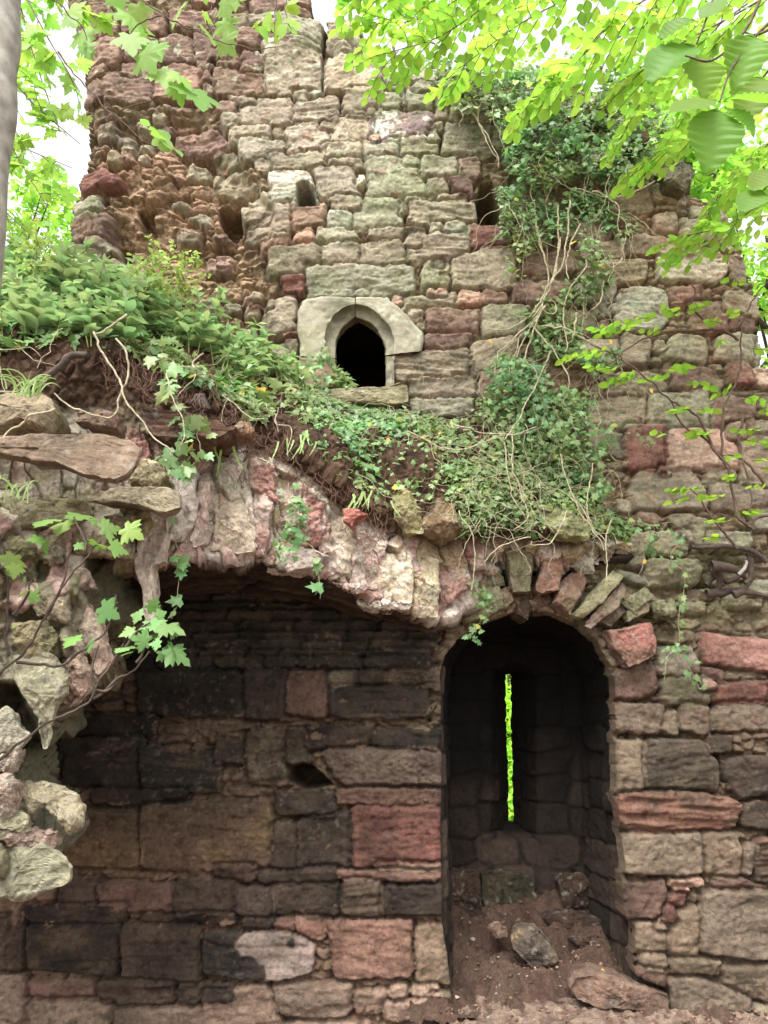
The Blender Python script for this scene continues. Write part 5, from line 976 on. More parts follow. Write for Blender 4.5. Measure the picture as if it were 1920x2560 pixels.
spots = [(u, v) for u, v in ((-120, 790), (-60, 760), (-20, 800), (30, 770), (60, 810), (95, 770), (130, 800), (160, 775), (190, 810), (220, 780), (250, 820), (285, 800), (315, 830), (345, 815), (370, 850), (400, 840), (430, 870), (455, 850), (485, 885), (510, 870), (40, 735), (110, 735), (175, 740), (240, 745), (300, 765), (360, 790), (0, 845), (80, 850), (150, 845), (230, 855),
         (320, 875), (400, 905), (600, 900), (640, 930), (670, 925), (700, 960), (730, 950), (575, 905), (540, 900), (760, 985), (850, 985), (880, 1000), (620, 960), (560, 930))]
from mathutils.kdtree import KDTree
msk = (T > 4.9) & (T < 6.95); gi = np.argwhere(msk)[::7]; kd = KDTree(len(gi))
for i, (a, b) in enumerate(gi): kd.insert((GU[a, b], GVv[a, b], 0), i)
kd.balance()
def onbank(u, v):
    _, i, _ = kd.find((u, v, 0)); a, b = gi[i]; return GV[a, b]
herbs = []
for i, (u, v) in enumerate(spots):
    k = (i * 7 + 1) % 5
    if u > 530: k = 3 if i % 2 else 2
    o = protos[k] if protos[k].get('used') is None else copy_tree(protos[k])
    protos[k]['used'] = 1
    if 'used' in o: del o['used']
    protos[k]['used'] = 1
    o.location = Vector(onbank(u, v).tolist()) - Vector((0, 0, .02)); s = random.uniform(.8, 1.15); o.scale = (s, s, s); o.rotation_euler = (random.uniform(-.15, .15), random.uniform(-.15, .15), random.uniform(0, 6.28))
    herbs.append((u, v, k, o))
    if u > 530: o['group'] = 'short herbs left of the small window'
for p_ in protos: del p_['used']
ORD = 'first second third fourth fifth sixth seventh eighth ninth tenth eleventh twelfth thirteenth fourteenth fifteenth sixteenth seventeenth eighteenth nineteenth'.split()
SZ = ['bushy', 'tall', 'short bushy', 'low small-leaved', 'slim tall']
for test, where in ((lambda u, v: u <= 530 and v < 772, 'in the back row on the bank'), (lambda u, v: u <= 530 and 772 <= v < 822, 'in the middle of the bank'), (lambda u, v: u <= 530 and v >= 822, 'at the brow of the bank'), (lambda u, v: u > 530, 'on the slope left of the small window')):
    row_ = sorted([h_ for h_ in herbs if test(h_[0], h_[1])], key=lambda h_: h_[0])
    for i, (u, v, k, o) in enumerate(row_): o['label'] = '%s herb %s, %s from the left' % (SZ[k], where, ORD[i])
def umbel(label, u, v, h, seed):
    gg = np.random.default_rng(seed); b = onbank(u, v); t = thing('umbellifer', b, label, 'plant'); st = []; ps, tp, nn, sz = [], [], [], []
    for s in range(3):
        top = b + np.array((gg.uniform(-.10, .10), gg.uniform(-.12, .02), h * gg.uniform(.8, 1))); main = spline([b, (b + top) / 2 + (gg.uniform(-.02, .02), 0, 0), top], 14); st.append((main, (.005, .003)))
        for k in range(6, 14):
            a = gg.uniform(0, 6.28); e = main[k] + np.array((math.cos(a) * .09, math.sin(a) * .07, .05 + gg.uniform(0, .05))); st.append((spline([main[k], (main[k] + e) / 2 + (0, 0, .012), e], 6), (.002, .001)))
            for _ in range(9):
                q = main[k] + (e - main[k]) * gg.uniform(.3, 1.1) + gg.normal(0, .018, 3); ps.append(q); tp.append(gg.normal(0, 1, 3) + (math.cos(a), math.sin(a), .2)); nn.append((gg.normal(0, .5), gg.normal(0, .5), 1)); sz.append(gg.uniform(.018, .045))
    leaves('foliage', t, T_IVY, ps, tp, nn, np.array(sz), M_herb, .2, base=(1.25, 1.15, .75), seed=seed); tubes('stem', t, st, M_stem, 4)
umbel('feathery pale green plant rising tallest above the herbs, under the dark hollow', 445, 850, .62, 3)
umbel('thin feathery stalk with tiny heads left of the taller feathery plant', 345, 830, .55, 4)
umbel('yellow-green feathery plant at the far left of the bank', 70, 790, .52, 5)
def blades(name, label, base, n, L, seed, cat='grass', mat=None, tm=None, hang=False, spread=.05):
    gg = np.random.default_rng(seed); t = thing(name, base, label, cat); Vs = []; Fs = []; b = 0
    for _ in range(n):
        a = gg.uniform(0, 6.28); l = L * gg.uniform(.6, 1.1); p0 = base + gg.normal(0, spread, 3) * (1, .5, .3); d = np.array((math.cos(a), math.sin(a) * .6 - .2, 0)); pts = []
        for s in np.linspace(0, 1, 9): pts.append(p0 + d * l * .55 * s ** 1.4 + np.array((0, 0, (-l * s if hang else l * (1.05 * s - .75 * s * s)))))
        pts = np.array(pts); w_ = (.0065 if hang else .004) * (1 - np.linspace(0, 1, 9) ** 2 * .9) * gg.uniform(.8, 1.4); sd = nrm(np.cross(np.gradient(pts, axis=0), np.array((0.2, 1, .1))))
        if hang: w_ = w_ * (1 + .35 * np.sin(np.arange(9) * 2.9))
        V = np.stack([pts - sd * w_[:, None], pts + (0, -.001, 0) + nrm(np.cross(sd, np.gradient(pts, axis=0))) * w_[:, None] * .4, pts + sd * w_[:, None]], 1).reshape(-1, 3); Vs.append(V)
        for i in range(8): Fs += [(b + 3 * i, b + 3 * i + 1, b + 3 * i + 4, b + 3 * i + 3), (b + 3 * i + 1, b + 3 * i + 2, b + 3 * i + 5, b + 3 * i + 4)]
        b += 27
    V = np.concatenate(Vs); mesh('blade', V, np.array(Fs), mat or M_herb, t, np.ones((len(V), 3)) * (.9, .95, .6))
blades('grass_tuft', 'tuft of long thin grass on the bare earth above the large brown slab', P(70, 990, -1.75), 26, .26, 1)
blades('grass_tuft', 'few bent grass blades in front of the left end of the large brown slab', P(20, 1250, -2.1), 9, .26, 2)
blades('fern', 'strap-leaved fern hanging over the left part of the vault face', P(525, 1115, -1.1), 7, .16, 3, 'fern', None, None, True, .07)
blades('fern', 'strap-leaved fern hanging from the earth above the pink flake', P(930, 1235, -.75), 9, .13, 4, 'fern', None, None, True, .07)
blades('fern', 'strap-leaved fern drooping from the brow midway along the vault', P(760, 1095, -.95), 8, .15, 5, 'fern', None, None, True, .09)
blades('grass_tuft', 'drooping dry grass in the earth below the dark earth brow', P(505, 985, -1.25), 14, .09, 6, 'grass', M_dark, None, True, .012)
# ------------------------------------------------------------------ branches and trees
def branch(name, label, cat, stems, clusters, tmpl, size, mat, group=None, seed=0, horiz=.35, wood=None, rad=(.006, .0025), parent=None, hangf=0.0, base=(1, 1, 1), lean=0.0):
    """stems: 3D polylines; clusters: (pos, dir, length, n) leafy twigs"""
    gg = np.random.default_rng(seed); t = parent or thing(name, stems[0][0], label, cat, group); ps, tp, nn, sz = [], [], [], []; tw = [(s, rad) for s in stems]
    for c, d, L, n in clusters:
        d = nrm(np.array(d, float)); side = nrm(np.cross(d, (0, 0, 1)))
        pth = np.array([np.array(c) + d * L * s + np.array((0, 0, -.12 * L * s * s)) + side * .05 * L * math.sin(s * 4 + seed) for s in np.linspace(0, 1, 7)]); tw.append((pth, (.0028, .0012)))
        for k in range(n):
            s = (k + .6) / n; q = np.array([np.interp(s, np.linspace(0, 1, 7), pth[:, a]) for a in range(3)]); sg = 1 if k % 2 else -1
            dd = d * .75 + side * sg * gg.uniform(.5, 1.0) + gg.normal(0, .15, 3); dd[2] -= .12 + hangf * gg.uniform(.4, 1.2)
            if k == n - 1: dd = d + gg.normal(0, .15, 3)
            ps.append(q); tp.append(dd); nn.append(np.array((gg.normal(0, horiz), gg.normal(0, horiz) - hangf * .8 - lean, 1))); sz.append(size * gg.uniform(.65, 1.15))
    leaves('foliage', t, tmpl, ps, tp, nn, np.array(sz), mat, .16, base=base, seed=seed)
    tubes('twig', t, tw, wood or M_twig, 5); return t
def pathp(pts, Y0, Y1, n=24):
    ys = np.linspace(Y0, Y1, len(pts)); return spline([P(u, v, y) for (u, v), y in zip(pts, ys)], n)
def auto_branch(label, pts, Y0, Y1, tw, L, n, tmpl, size, mat, seed, group=None, cat='branch', name='beech_branch', **k):
    m = pathp(pts, Y0, Y1, 30); gg = np.random.default_rng(seed); cl = []
    for i in range(tw):
        s = (i + .5) / tw; q = m[int(3 + s * 26)]; d = m[min(29, int(4 + s * 26))] - m[int(2 + s * 26)]; d = nrm(d); side = nrm(np.cross(d, (0, 0, 1))) * (1 if i % 2 else -1)
        cl.append((q, d * .6 + side * gg.uniform(.5, 1.1) + np.array((0, 0, gg.uniform(-.25, .15))), L * gg.uniform(.6, 1.1) * (1.15 - .5 * s), n))
    cl.append((m[-1], m[-1] - m[-4], L * .6, n)); return branch(name, label, cat, [m], cl, tmpl, size, mat, group, seed, **k)
# beech branches across the top right
BG = 'beech branches arching over the wall top'
BL = [([(1700, -380), (1560, -200), (1380, -60), (1250, 60)], -.6, -.8, 'beech spray behind the leftmost sprays, high above the ivy'), ([(2000, 60), (1840, 160), (1760, 240), (1700, 300)], -.5, -.6, 'beech spray far back at the right over the wall end'), ([(1900, -300), (1780, -160), (1660, -20), (1600, 90)], -.9, -1.2, 'beech spray in the top right among the brightest gaps of sky'), ([(1500, -260), (1300, -60), (1120, 80), (980, 130)], -1.2, -1.4, 'leftmost beech spray, reaching over the tall block at the gap in the wall top'),
      ([(1900, -150), (1600, 60), (1400, 180), (1330, 250)], -1.6, -1.8, 'beech spray drooping in front of the ivy below the top right canopy'),
      ([(1300, -260), (1180, -80), (1060, 40), (940, 60)], -1.0, -1.2, 'beech spray dangling beside the notch in the wall top'),
      ([(1750, -300), (1500, -60), (1300, 60), (1150, 170)], -1.4, -1.7, 'beech spray crossing above the ivy stems at the wall top'),
      ([(2050, -120), (1800, 60), (1640, 200), (1560, 330)], -1.0, -1.2, 'beech spray hanging to the right of the red stone at the wall top'),
      ([(2050, 150), (1850, 260), (1700, 350), (1620, 400)], -.8, -1.0, 'beech spray over the dark mossy block on the right'),
      ([(1650, -300), (1450, -120), (1250, -20), (1080, -10)], -1.2, -1.5, 'highest beech spray crossing the top edge of the photo'),
      ([(2000, -250), (1750, -80), (1550, 40), (1450, 150)], -1.9, -2.1, 'beech spray in the middle of the top right canopy'),
      ([(2100, 400), (1950, 480), (1820, 560), (1720, 590)], -.6, -.8, 'thin beech spray lying against the wall stones at the right edge'),
      ([(2100, 250), (1960, 330), (1860, 420), (1790, 500)], -.7, -.8, 'beech spray beside the right end of the broken wall top'),
      ([(1250, -240), (1150, -150), (1000, -60), (900, -40)], -1.3, -1.5, 'small beech spray peeping over the notch at the top edge'),
      ([(2000, -60), (1850, 30), (1700, 110), (1600, 170)], -1.8, -2.0, 'beech spray behind the large near leaves at the top right')]
for i, (pts, a, b, lb) in enumerate(BL):
    auto_branch(lb, pts, a, b, 18, .46, 10, T_BEE, .082, M_beech, 50 + i, BG, horiz=.45, lean=-.2)
# overhanging near twig with big leaves
nb = []
def nearleaf(cr, Y, base, tipp, w, nor=(0.1, -.75, .6)):
    a = PV(*cpx(cr, *base), Y); b = PV(*cpx(cr, *tipp), Y - .02); return (np.array(a), np.array(b - a), nor, (b - a).length)
NL = [nearleaf('B', -3.9, (1440, 430), (1235, 470), 1), nearleaf('B', -3.9, (1460, 440), (1690, 400), 1, (.2, -.6, .7)), nearleaf('B', -3.9, (1445, 465), (1410, 705), 1), nearleaf('B', -3.9, (1465, 460), (1620, 560), 1, (-.2, -.5, .8)), nearleaf('B', -3.7, (1345, 195), (1140, 300), 1),
      nearleaf('B', -3.7, (1350, 190), (1500, 100), 1, (.3, -.5, .8)), nearleaf('B', -3.7, (1350, 220), (1400, 390), 1), nearleaf('B', -3.7, (1360, 95), (1200, 120), 1), nearleaf('B', -3.7, (1360, 90), (1480, -20), 1), nearleaf('B', -3.9, (1600, 150), (1530, 330), 1), nearleaf('B', -3.9, (1640, 820), (1540, 900), 1),
      nearleaf('B', -3.9, (1700, 740), (1590, 800), 1), nearleaf('B', -3.9, (1400, 10), (1270, -60), 1), nearleaf('B', -3.8, (1640, 330), (1560, 480), 1), nearleaf('B', -3.8, (1480, 300), (1420, 240), 1)]
t = thing('beech_branch', P(1900, 50, -3.9), 'large near beech leaves hanging at the top right corner', 'branch')
a_, b_, c_, d_ = map(list, zip(*NL)); leaves('foliage', t, T_BIG, a_, b_, c_, np.array(d_) * 1.0, M_beech, .14, base=(.62, .74, .5), seed=3)
tubes('twig', t, [(spline([P(*cpx('B', *q), Y) for q in pp], 20), (.004, .002)) for Y, pp in ((-3.9, ((1720, 60), (1620, 140), (1500, 300), (1450, 440))), (-3.7, ((1440, -60), (1400, 60), (1350, 190))), (-3.9, ((1640, -40), (1560, 130), (1420, 260), (1300, 240))), (-3.9, ((1720, 100), (1610, 150), (1560, 140))), (-3.9, ((1760, 700), (1700, 740), (1640, 820))), (-3.9, ((1700, 260), (1640, 330))))], M_twig)
# bare twigs by the tall stone
t = thing('dead_twig', P(960, 140, -.3), 'bare brown forked twig on top of the pale lichened block', 'twig')
tubes('wood', t, [(spline([P(*cpx('K', *q), -.3) for q in pp], 16), (.012, .006)) for pp in (((880, 250), (870, 170), (920, 125), (980, 160), (1050, 190)), ((880, 250), (810, 205)), ((920, 125), (870, 160)))], M_twig)
# sycamore at the left edge: trunk, crown, hanging shoots
tr = thing('sycamore_tree', P(-60, 1500, -2.6) * (1, 1, 0), 'grey sycamore trunk and lime leaves at the top left edge', 'tree')
tp_ = spline([P(-330, 2300, -2.6) * (1, 1, 0) + (-.08, 0, -.2), P(-330, 2300, -2.6), P(-170, 1500, -2.6), P(-75, 600, -2.6), P(-35, 250, -2.6), P(-20, 60, -2.6), P(0, -200, -2.6)], 60)
nn_ = []
for i in range(60): nn_.append(.108 + .006 * math.sin(i * .7) + .02 * (1 - i / 59))
tubes('trunk', tr, [(tp_, np.array(nn_))], M_bark, 24)
gg = np.random.default_rng(5); cl = []; stm = []
for (u0, v0, u1, v1, Y) in ((20, -150, 200, 230, -1.6), (60, -50, 150, 330, -1.2), (0, 150, 200, 360, -1.0), (90, -150, 250, 60, -1.4), (0, 250, 120, 520, -.8), (-60, 300, 180, 420, -.6), (-40, -50, 120, 130, -1.0), (0, 50, 170, 180, -.5), (-80, 400, 90, 600, -.4), (-40, 150, 90, 400, -.3), (30, -200, 180, 20, -.6), (-100, 0, 60, 300, -.2)):
    m = pathp([(u0 - 30, v0 - 20), ((u0 + u1) / 2 - 20, (v0 + v1) / 2), (u1, v1)], Y, Y - .3, 16); stm.append(m)
    for i in range(7):
        q = m[3 + int(i * 1.7)]; cl.append((q, gg.normal(0, 1, 3) * (1, .6, .5) + (0, 0, -.3), gg.uniform(.10, .26), 4))
branch('x', None, None, stm, cl, T_MAP, .088, M_maple, None, 6, .5, parent=tr, hangf=.35, base=(1.1, 1.1, 1))
tr.children[1].name = 'crown'
def fixedleaves(name, label, cat, stems, lv, tmpl, mat, Y, seed, rad=(.005, .002), base=(1, 1, 1), wood=None, var=.14):
    """lv: crop letter, base x,y, tip x,y of every leaf"""
    t = thing(name, P(*cpx(*stems[0][0][:1], *stems[0][0][1:3]), Y) if False else stems[0][0], label, cat); gg = np.random.default_rng(seed); ps, tp, nn, sz = [], [], [], []
    for cr, x0, y0, x1, y1 in lv:
        yy_ = Y + gg.uniform(-.06, .06); a = P(*cpx(cr, x0, y0), yy_); b = P(*cpx(cr, x1, y1), yy_ + gg.uniform(-.05, .05)); ps.append(a); tp.append(b - a); sz.append(np.linalg.norm(b - a) / (1.15 if tmpl is T_MAP else 1)); nn.append((gg.normal(0, .55), -.75 + gg.normal(0, .45), .65 + gg.normal(0, .45)))
    leaves('foliage', t, tmpl, ps, tp, nn, np.array(sz), mat, var, base=base, seed=seed, yellow=0); tubes('twig', t, [(s, rad) for s in stems], wood or M_twig, 5); return t
sp_ = lambda cr, Y, *n: vpath(cr, Y, *n)
fixedleaves('sycamore_branch', 'dark twig with hanging lime sycamore leaves crossing the red stones at the upper left', 'branch', [sp_('A', -1.8, 560, -40, 640, 20, 740, 80, 900, 150, 1060, 215, 1130, 220, 1230, 195), sp_('A', -1.8, 905, 150, 890, 90, 910, 20), sp_('A', -1.8, 700, 60, 600, 100, 560, 170, 640, 260, 760, 360, 850, 420)],
    [('A', 590, 20, 625, 120), ('A', 560, 60, 600, 140), ('A', 560, 150, 575, 240), ('A', 600, 140, 620, 200), ('A', 620, 220, 655, 300), ('A', 650, 190, 695, 255), ('A', 690, 300, 720, 375), ('A', 750, 315, 830, 365), ('A', 760, 360, 790, 455), ('A', 840, 385, 880, 475), ('A', 970, 0, 985, 90), ('A', 880, 60, 930, 110), ('A', 960, 90, 1005, 160), ('A', 890, 130, 930, 195), ('A', 960, 165, 1005, 230), ('A', 500, -30, 530, 60), ('A', 880, -60, 890, 20), ('A', 990, -40, 1020, 40), ('A', 460, -40, 500, 30), ('A', 780, 40, 740, 90)], T_MAP, M_maple, -1.8, 7)
fixedleaves('sycamore_branch', 'thin bare-looking twig with a spray of small leaves in front of the crumbling core', 'branch', [sp_('A', -1.7, 250, 230, 300, 290, 370, 370, 450, 450, 540, 540, 640, 620, 700, 665), sp_('A', -1.7, 520, 480, 600, 440, 740, 415)],
    [('A', 605, 515, 650, 545), ('A', 640, 560, 700, 570), ('A', 650, 580, 720, 600), ('A', 690, 560, 730, 600), ('A', 660, 600, 700, 620), ('A', 700, 600, 745, 640), ('A', 740, 640, 790, 665), ('A', 690, 610, 730, 650)], T_BEE, M_maple, -1.7, 8)
fixedleaves('beech_branch', 'hanging beech leaves in two drooping clusters beside the wall top notch', 'branch', [sp_('A', -1.6, 1180, -60, 1190, 40, 1185, 180), sp_('A', -1.6, 1240, -60, 1230, 40, 1260, 120)],
    [('A', 1150, 60, 1160, 130), ('A', 1130, 90, 1085, 120), ('A', 1150, 120, 1130, 180), ('A', 1180, 100, 1195, 150), ('A', 1190, 150, 1200, 195), ('A', 1200, 60, 1210, 120), ('A', 1230, 30, 1300, 50), ('A', 1240, 80, 1290, 120), ('A', 1220, 100, 1215, 165), ('A', 1250, 110, 1275, 150), ('A', 1240, 20, 1290, 0), ('A', 1210, 40, 1195, 90), ('A', 1110, 100, 1105, 140)], T_BEE, M_beech, -1.6, 9, base=(1.15, 1.15, 1))
fixedleaves('sycamore_branch', 'hanging sycamore shoot in front of the streaked red block near the left corner', 'branch', [sp_('A', -1.7, 240, 0, 330, 90, 380, 160, 400, 220)],
    [('A', 350, 140, 380, 200), ('A', 380, 190, 405, 250), ('A', 290, 80, 330, 120), ('A', 300, 40, 350, 80), ('A', 250, 30, 270, 80), ('A', 360, 80, 400, 110), ('A', 360, 190, 375, 240)], T_MAP, M_maple, -1.7, 10)
# sycamore seedling leaning in at the lower left
fixedleaves('sycamore_seedling', 'sycamore seedling with tattered leaves leaning in front of the dark vault at the left', 'seedling', [sp_('I', -2.35, -60, 720, 0, 672, 100, 590, 170, 540, 280, 490, 390, 430, 440, 340, 500, 250, 530, 190), sp_('I', -2.35, 390, 430, 480, 360, 560, 300, 650, 230), sp_('I', -2.35, 420, 385, 470, 380, 505, 325), sp_('I', -2.35, 520, 210, 600, 120, 650, 80), sp_('I', -2.35, 580, 270, 650, 160, 700, 110), sp_('I', -2.35, 405, 370, 400, 270, 420, 200)],
    [('I', 740, 195, 760, 280), ('I', 730, 210, 830, 270), ('I', 690, 190, 640, 190), ('I', 700, 220, 760, 270), ('I', 440, 30, 520, 80), ('I', 640, 20, 700, 60), ('I', 610, 70, 560, 60), ('I', 650, 90, 690, 140), ('I', 700, 110, 800, 130), ('I', 690, 130, 640, 170), ('I', 580, 130, 510, 155), ('I', 620, 130, 640, 150), ('I', 680, 70, 720, 50), ('I', 640, 180, 560, 160), ('I', 560, 210, 490, 200), ('I', 400, 190, 360, 210), ('I', 560, 225, 520, 240), ('I', 740, 130, 790, 150)], T_MAP, M_herb, -2.35, 12, (.006, .003), (.46, .62, .38), M_dark, .3)
fixedleaves('sycamore_seedling', 'bare dark stems with yellowing leaves rising in front of the pale rubble stump', 'seedling', [sp_('E', -2.3, -60, 1060, 0, 1000, 50, 950, 130, 840, 220, 710, 330, 560, 440, 430), sp_('E', -2.3, 55, 955, 160, 962, 260, 965, 340, 930, 430, 850, 480, 760, 515, 650), sp_('E', -2.3, 45, 940, 38, 800, 35, 600, 5, 420), sp_('E', -2.3, 200, 740, 260, 620, 320, 470), sp_('E', -2.3, 380, 480, 360, 400, 320, 330), sp_('E', -2.3, 60, 760, 110, 690, 130, 600)],
    [('E', 360, 340, 290, 300), ('E', 300, 370, 210, 365), ('E', 230, 350, 140, 340), ('E', 390, 440, 460, 470), ('E', 430, 450, 520, 480), ('E', 440, 380, 530, 375), ('E', 540, 380, 620, 420), ('E', 480, 455, 560, 490), ('E', 180, 430, 110, 430), ('E', 190, 440, 200, 500), ('E', 60, 500, 40, 580), ('E', 70, 540, 60, 600), ('E', 110, 600, 90, 620), ('E', 120, 650, 80, 680), ('E', 130, 670, 170, 690), ('E', 60, 800, 60, 810), ('E', 330, 450, 370, 470), ('E', 400, 340, 440, 370), ('E', 330, 870, 270, 850)], T_MAP, M_herb, -2.3, 13, (.0065, .003), (.56, .66, .30), M_dark, .35)
# slender beech sapling in front of the right wall
sap = [sp_('N', -.40, 1010, 1640, 915, 1580, 880, 1440, 850, 1300, 815, 1150, 800, 1000, 800, 880, 840, 780, 890, 680, 920, 540, 920, 400, 935, 280, 990, 150, 1100, 20, 1200, -60), sp_('N', -.42, 915, 392, 830, 350, 740, 325, 600, 325, 480, 335, 380, 355, 260, 400, 150, 470, 40, 560), sp_('N', -.42, 815, 1150, 680, 1050, 560, 960, 430, 770), sp_('N', -.45, 840, 1240, 760, 1120, 640, 900, 530, 820, 420, 750, 280, 620, 120, 500, -60, 420),
       sp_('N', -.40, 1100, 1360, 1000, 1240, 900, 1170, 815, 1145), sp_('N', -.40, 1120, 1550, 1040, 1580, 1005, 1650, 1020, 1720), sp_('N', -.42, 740, 325, 680, 250, 600, 150, 630, 90, 590, 0), sp_('N', -.42, 900, 1780, 800, 1650, 700, 1500, 600, 1370), sp_('N', -.40, 930, 900, 925, 1000, 950, 1200, 990, 1400, 975, 1560)]
cl = []; gg = np.random.default_rng(15)
for (x, y, dx, dz, L, n) in ((380, 250, -1, .1, .16, 7), (500, 250, -.6, .2, .14, 6), (560, 210, .8, .3, .10, 5), (430, 340, -1, -.1, .14, 6), (250, 310, -1, 0, .2, 8), (150, 300, -1, .1, .16, 7), (60, 470, -1, .1, .2, 8), (0, 480, -1, 0, .2, 8), (110, 600, -1, .1, .18, 7), (250, 640, -1, -.1, .16, 6), (250, 620, -1, 0, .12, 5), (480, 640, -1, .1, .16, 6), (560, 670, .8, -.1, .14, 6), (440, 580, 1, .1, .12, 6),
      (600, 850, -1, 0, .10, 6), (640, 850, 1, 0, .09, 4), (820, 400, -.4, -.6, .10, 4), (800, 290, -1, .1, .10, 5), (1000, 450, .6, -.5, .12, 5), (960, 230, -1, .1, .10, 4), (1000, 30, -1, .1, .16, 6), (1060, 220, .9, 0, .14, 6), (1060, 330, .9, -.2, .14, 6), (880, 700, -.6, -.4, .10, 5), (960, 770, 1, -.1, .14, 6), (1050, 850, .8, 0, .14, 6), (1050, 560, 1, -.1, .16, 6), (1050, 1000, -1, .1, .14, 6), (950, 1050, .8, 0, .12, 5), (740, 1010, -.9, .1, .10, 5),
      (560, 1000, 1, 0, .10, 5), (480, 1020, -1, 0, .12, 4), (1000, 1190, .9, 0, .12, 4), (700, 1370, -1, 0, .14, 6), (820, 1430, -1, 0, .12, 5), (880, 1530, 1, 0, .12, 5), (860, 1590, -1, .1, .12, 5), (830, 1700, -1, 0, .14, 5), (560, 1390, -1, .05, .1, 4), (1060, 1240, 1, 0, .1, 4), (600, 1450, -1, 0, .1, 4), (1100, 1360, -1, 0, .1, 4), (930, 1310, -.8, .2, .08, 4), (780, 1180, 1, .2, .08, 4)):
    cl.append((P(*cpx('N', x, y), -.42 + gg.uniform(-.08, .04)), (dx, gg.uniform(-.7, .3), dz * .6), L * 1.25, n))
branch('beech_sapling', 'slender beech sapling with bright flat leaves in front of the right-hand wall', 'sapling', sap[:1] + sap[1:], cl, T_BEE, .072, M_beech, None, 16, .35, rad=(.011, .004), lean=-.6, base=(1.1, 1.1, 1))
st_ = thing('dead_stump', P(1850, 1470, -.1), 'rotten dark root stump lodged in the hollow at the right edge', 'stump')
tubes('root_strand', st_, [(sp_('N', -.08 - .03 * i, *q), (.02 + .01 * (i % 3), .012)) for i, q in enumerate(((690, 2010, 760, 1960, 860, 1990, 960, 1930, 1010, 1850), (700, 2060, 820, 2060, 940, 2040, 1000, 1980), (760, 1900, 800, 1960, 780, 2040), (930, 1940, 965, 1880, 975, 1830, 950, 1800), (880, 2080, 980, 2060, 1100, 2080), (740, 1880, 880, 1900, 960, 1960), (990, 1840, 990, 1960, 960, 2010)))], M_dark, 8)
tubes('bark_strip', st_, [(sp_('N', -.28, 915, 1950, 950, 1920, 975, 1870, 965, 1840), (.013, .008))], M_bark, 6)
t = thing('fallen_branch', P(1780, 1370, -.2), 'thin dark branch lying along the ledge beneath the sapling', 'branch'); tubes('wood', t, [(sp_('N', -.22, 590, 1765, 700, 1765, 850, 1760, 1000, 1790, 1100, 1850), (.012, .018))], M_dark, 7)
# ---- trees beyond the wall
def tree(name, label, base, h, crown, n, seed, group, sz=.10, mat=None, basec=(1, 1, 1)):
    gg = np.random.default_rng(seed); t = thing(name, base, label, 'tree', group); b = np.array(base, float); (cx, cy, cz), (rx, ry, rz) = crown
    top = np.array((cx, cy, cz + rz * .5)); tp = spline([b, b * .6 + top * .4 + (gg.normal(0, .2), 0, 0), top], 20); pth = [(tp, (.16, .03))]; nb_ = 26; cs = []
    for i in range(nb_):
        e = np.array((cx + gg.uniform(-1, 1) * rx * .85, cy + gg.uniform(-1, 1) * ry * .85, cz + gg.uniform(-1, 1) * rz * .85)); s = tp[gg.integers(7, 19)]
        pth.append((spline([s, (s + e) / 2 + gg.normal(0, .15, 3), e], 8), (.035, .008))); cs.append((e, gg.uniform(.35, .75)))
    ctr = np.array([c for c, _ in cs]); rr_ = np.array([r for _, r in cs]); k = gg.integers(0, nb_, n); v = nrm(gg.normal(0, 1, (n, 3))) * gg.uniform(.2, 1, (n, 1)) ** .5
    pos = ctr[k] + v * rr_[k][:, None] * np.array((1.25, 1.25, .6)); tip = gg.normal(0, 1, (n, 3)) * (1, 1, .35) + (0, 0, -.25); nor = np.stack([gg.normal(0, .5, n), gg.normal(0, .5, n) - .2, np.ones(n)], -1)
    leaves('crown', t, T_SML, pos, tip, nor, gg.uniform(.7, 1.2, n) * sz, mat or M_far, .22, base=basec, seed=seed); tubes('trunk', t, pth, M_dark, 6)
TG = 'trees standing beyond the ruined wall'
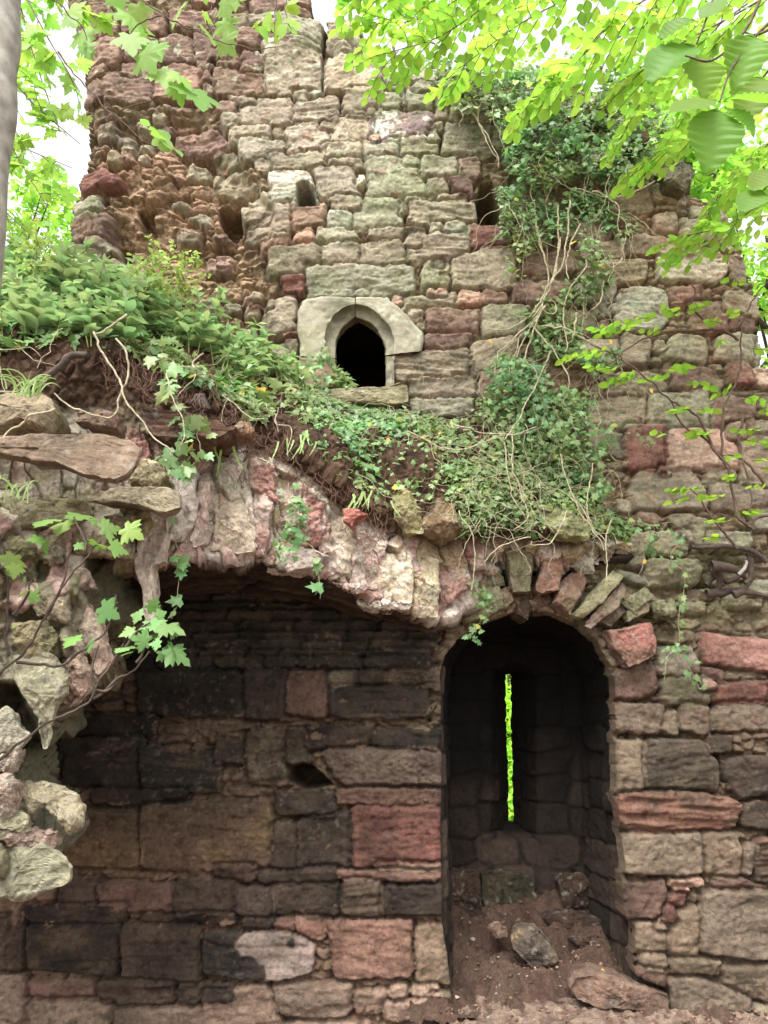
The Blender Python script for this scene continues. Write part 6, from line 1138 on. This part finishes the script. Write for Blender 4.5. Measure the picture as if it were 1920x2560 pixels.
for i, (bx_, cr_, n, lb) in enumerate([
    ((2.2, 3.4, -.1), ((2.4, 3.2, 7.3), (1.5, 1.2, 1.6)), 9000, 'bright tree behind the ivy-covered wall top'), ((4.6, 3.0, -.1), ((4.6, 2.8, 6.2), (1.5, 1.2, 2.2)), 9000, 'bright tree behind the right end of the wall'),
    ((.9, 4.4, -.1), ((.9, 4.2, 9.4), (1.4, 1.4, 1.5)), 6000, 'bright tree seen through the gap at the centre of the wall top'), ((5.6, 3.8, -.1), ((5.4, 3.4, 3.4), (1.6, 1.4, 1.8)), 6500, 'low bright tree beyond the right edge of the wall'),
    ((3.9, 5.4, -.1), ((3.8, 5.2, 10.2), (2.4, 1.8, 1.6)), 8000, 'tall bright tree filling the top right corner behind the branches'), ((-5.2, 3.2, -.1), ((-5.0, 3.2, 7.2), (1.5, 1.2, 1.6)), 4000, 'pale tree against the white sky beyond the left corner of the wall'),
    ((-5.4, 4.0, -.1), ((-5.2, 3.9, 4.9), (1.5, 1.2, .8)), 4200, 'low pale tree just above the low wall at the left'), ((2.4, 10.2, -.1), ((2.35, 9.6, 1.6), (1.0, .5, 2.3)), 30000, 'bright bush seen only through the arrow slit')]):
    tree('broadleaf_tree', lb, bx_, 6, cr_, n, 70 + i, TG, .11, basec=(2.3, 1.85, 2.4) if i == 7 else (1, 1, 1))
# a few yellow leaves
for cr, x, y, Y, lb in (('D', 978, 500, -.45, 'curled yellow leaf caught on the sapling twig over the wall'), ('Q', 1128, 515, -.2, 'single yellow leaf hanging beside the squared mossy block'), ('D', 1150, 712, -.5, 'yellow leaf among the sapling leaves left of its stem'), ('L', 1287, 498, -.2, 'small yellow leaf on the ivy right of the window'), ('L', 850, 925, -.5, 'pale yellow leaf on the ivy carpet under the window'), ('H', 945, 865, .12, 'tiny yellow leaf on the recess floor')):
    b = P(*cpx(cr, x, y), Y); o = leaves('yellow_leaf', None, T_BEE, [(0, 0, 0)], [(g.normal(0, .3), -.1, -1)], [(.1, -1, .1)], .034, M_yell); o.location = b.tolist(); tag(o, lb, 'leaf')
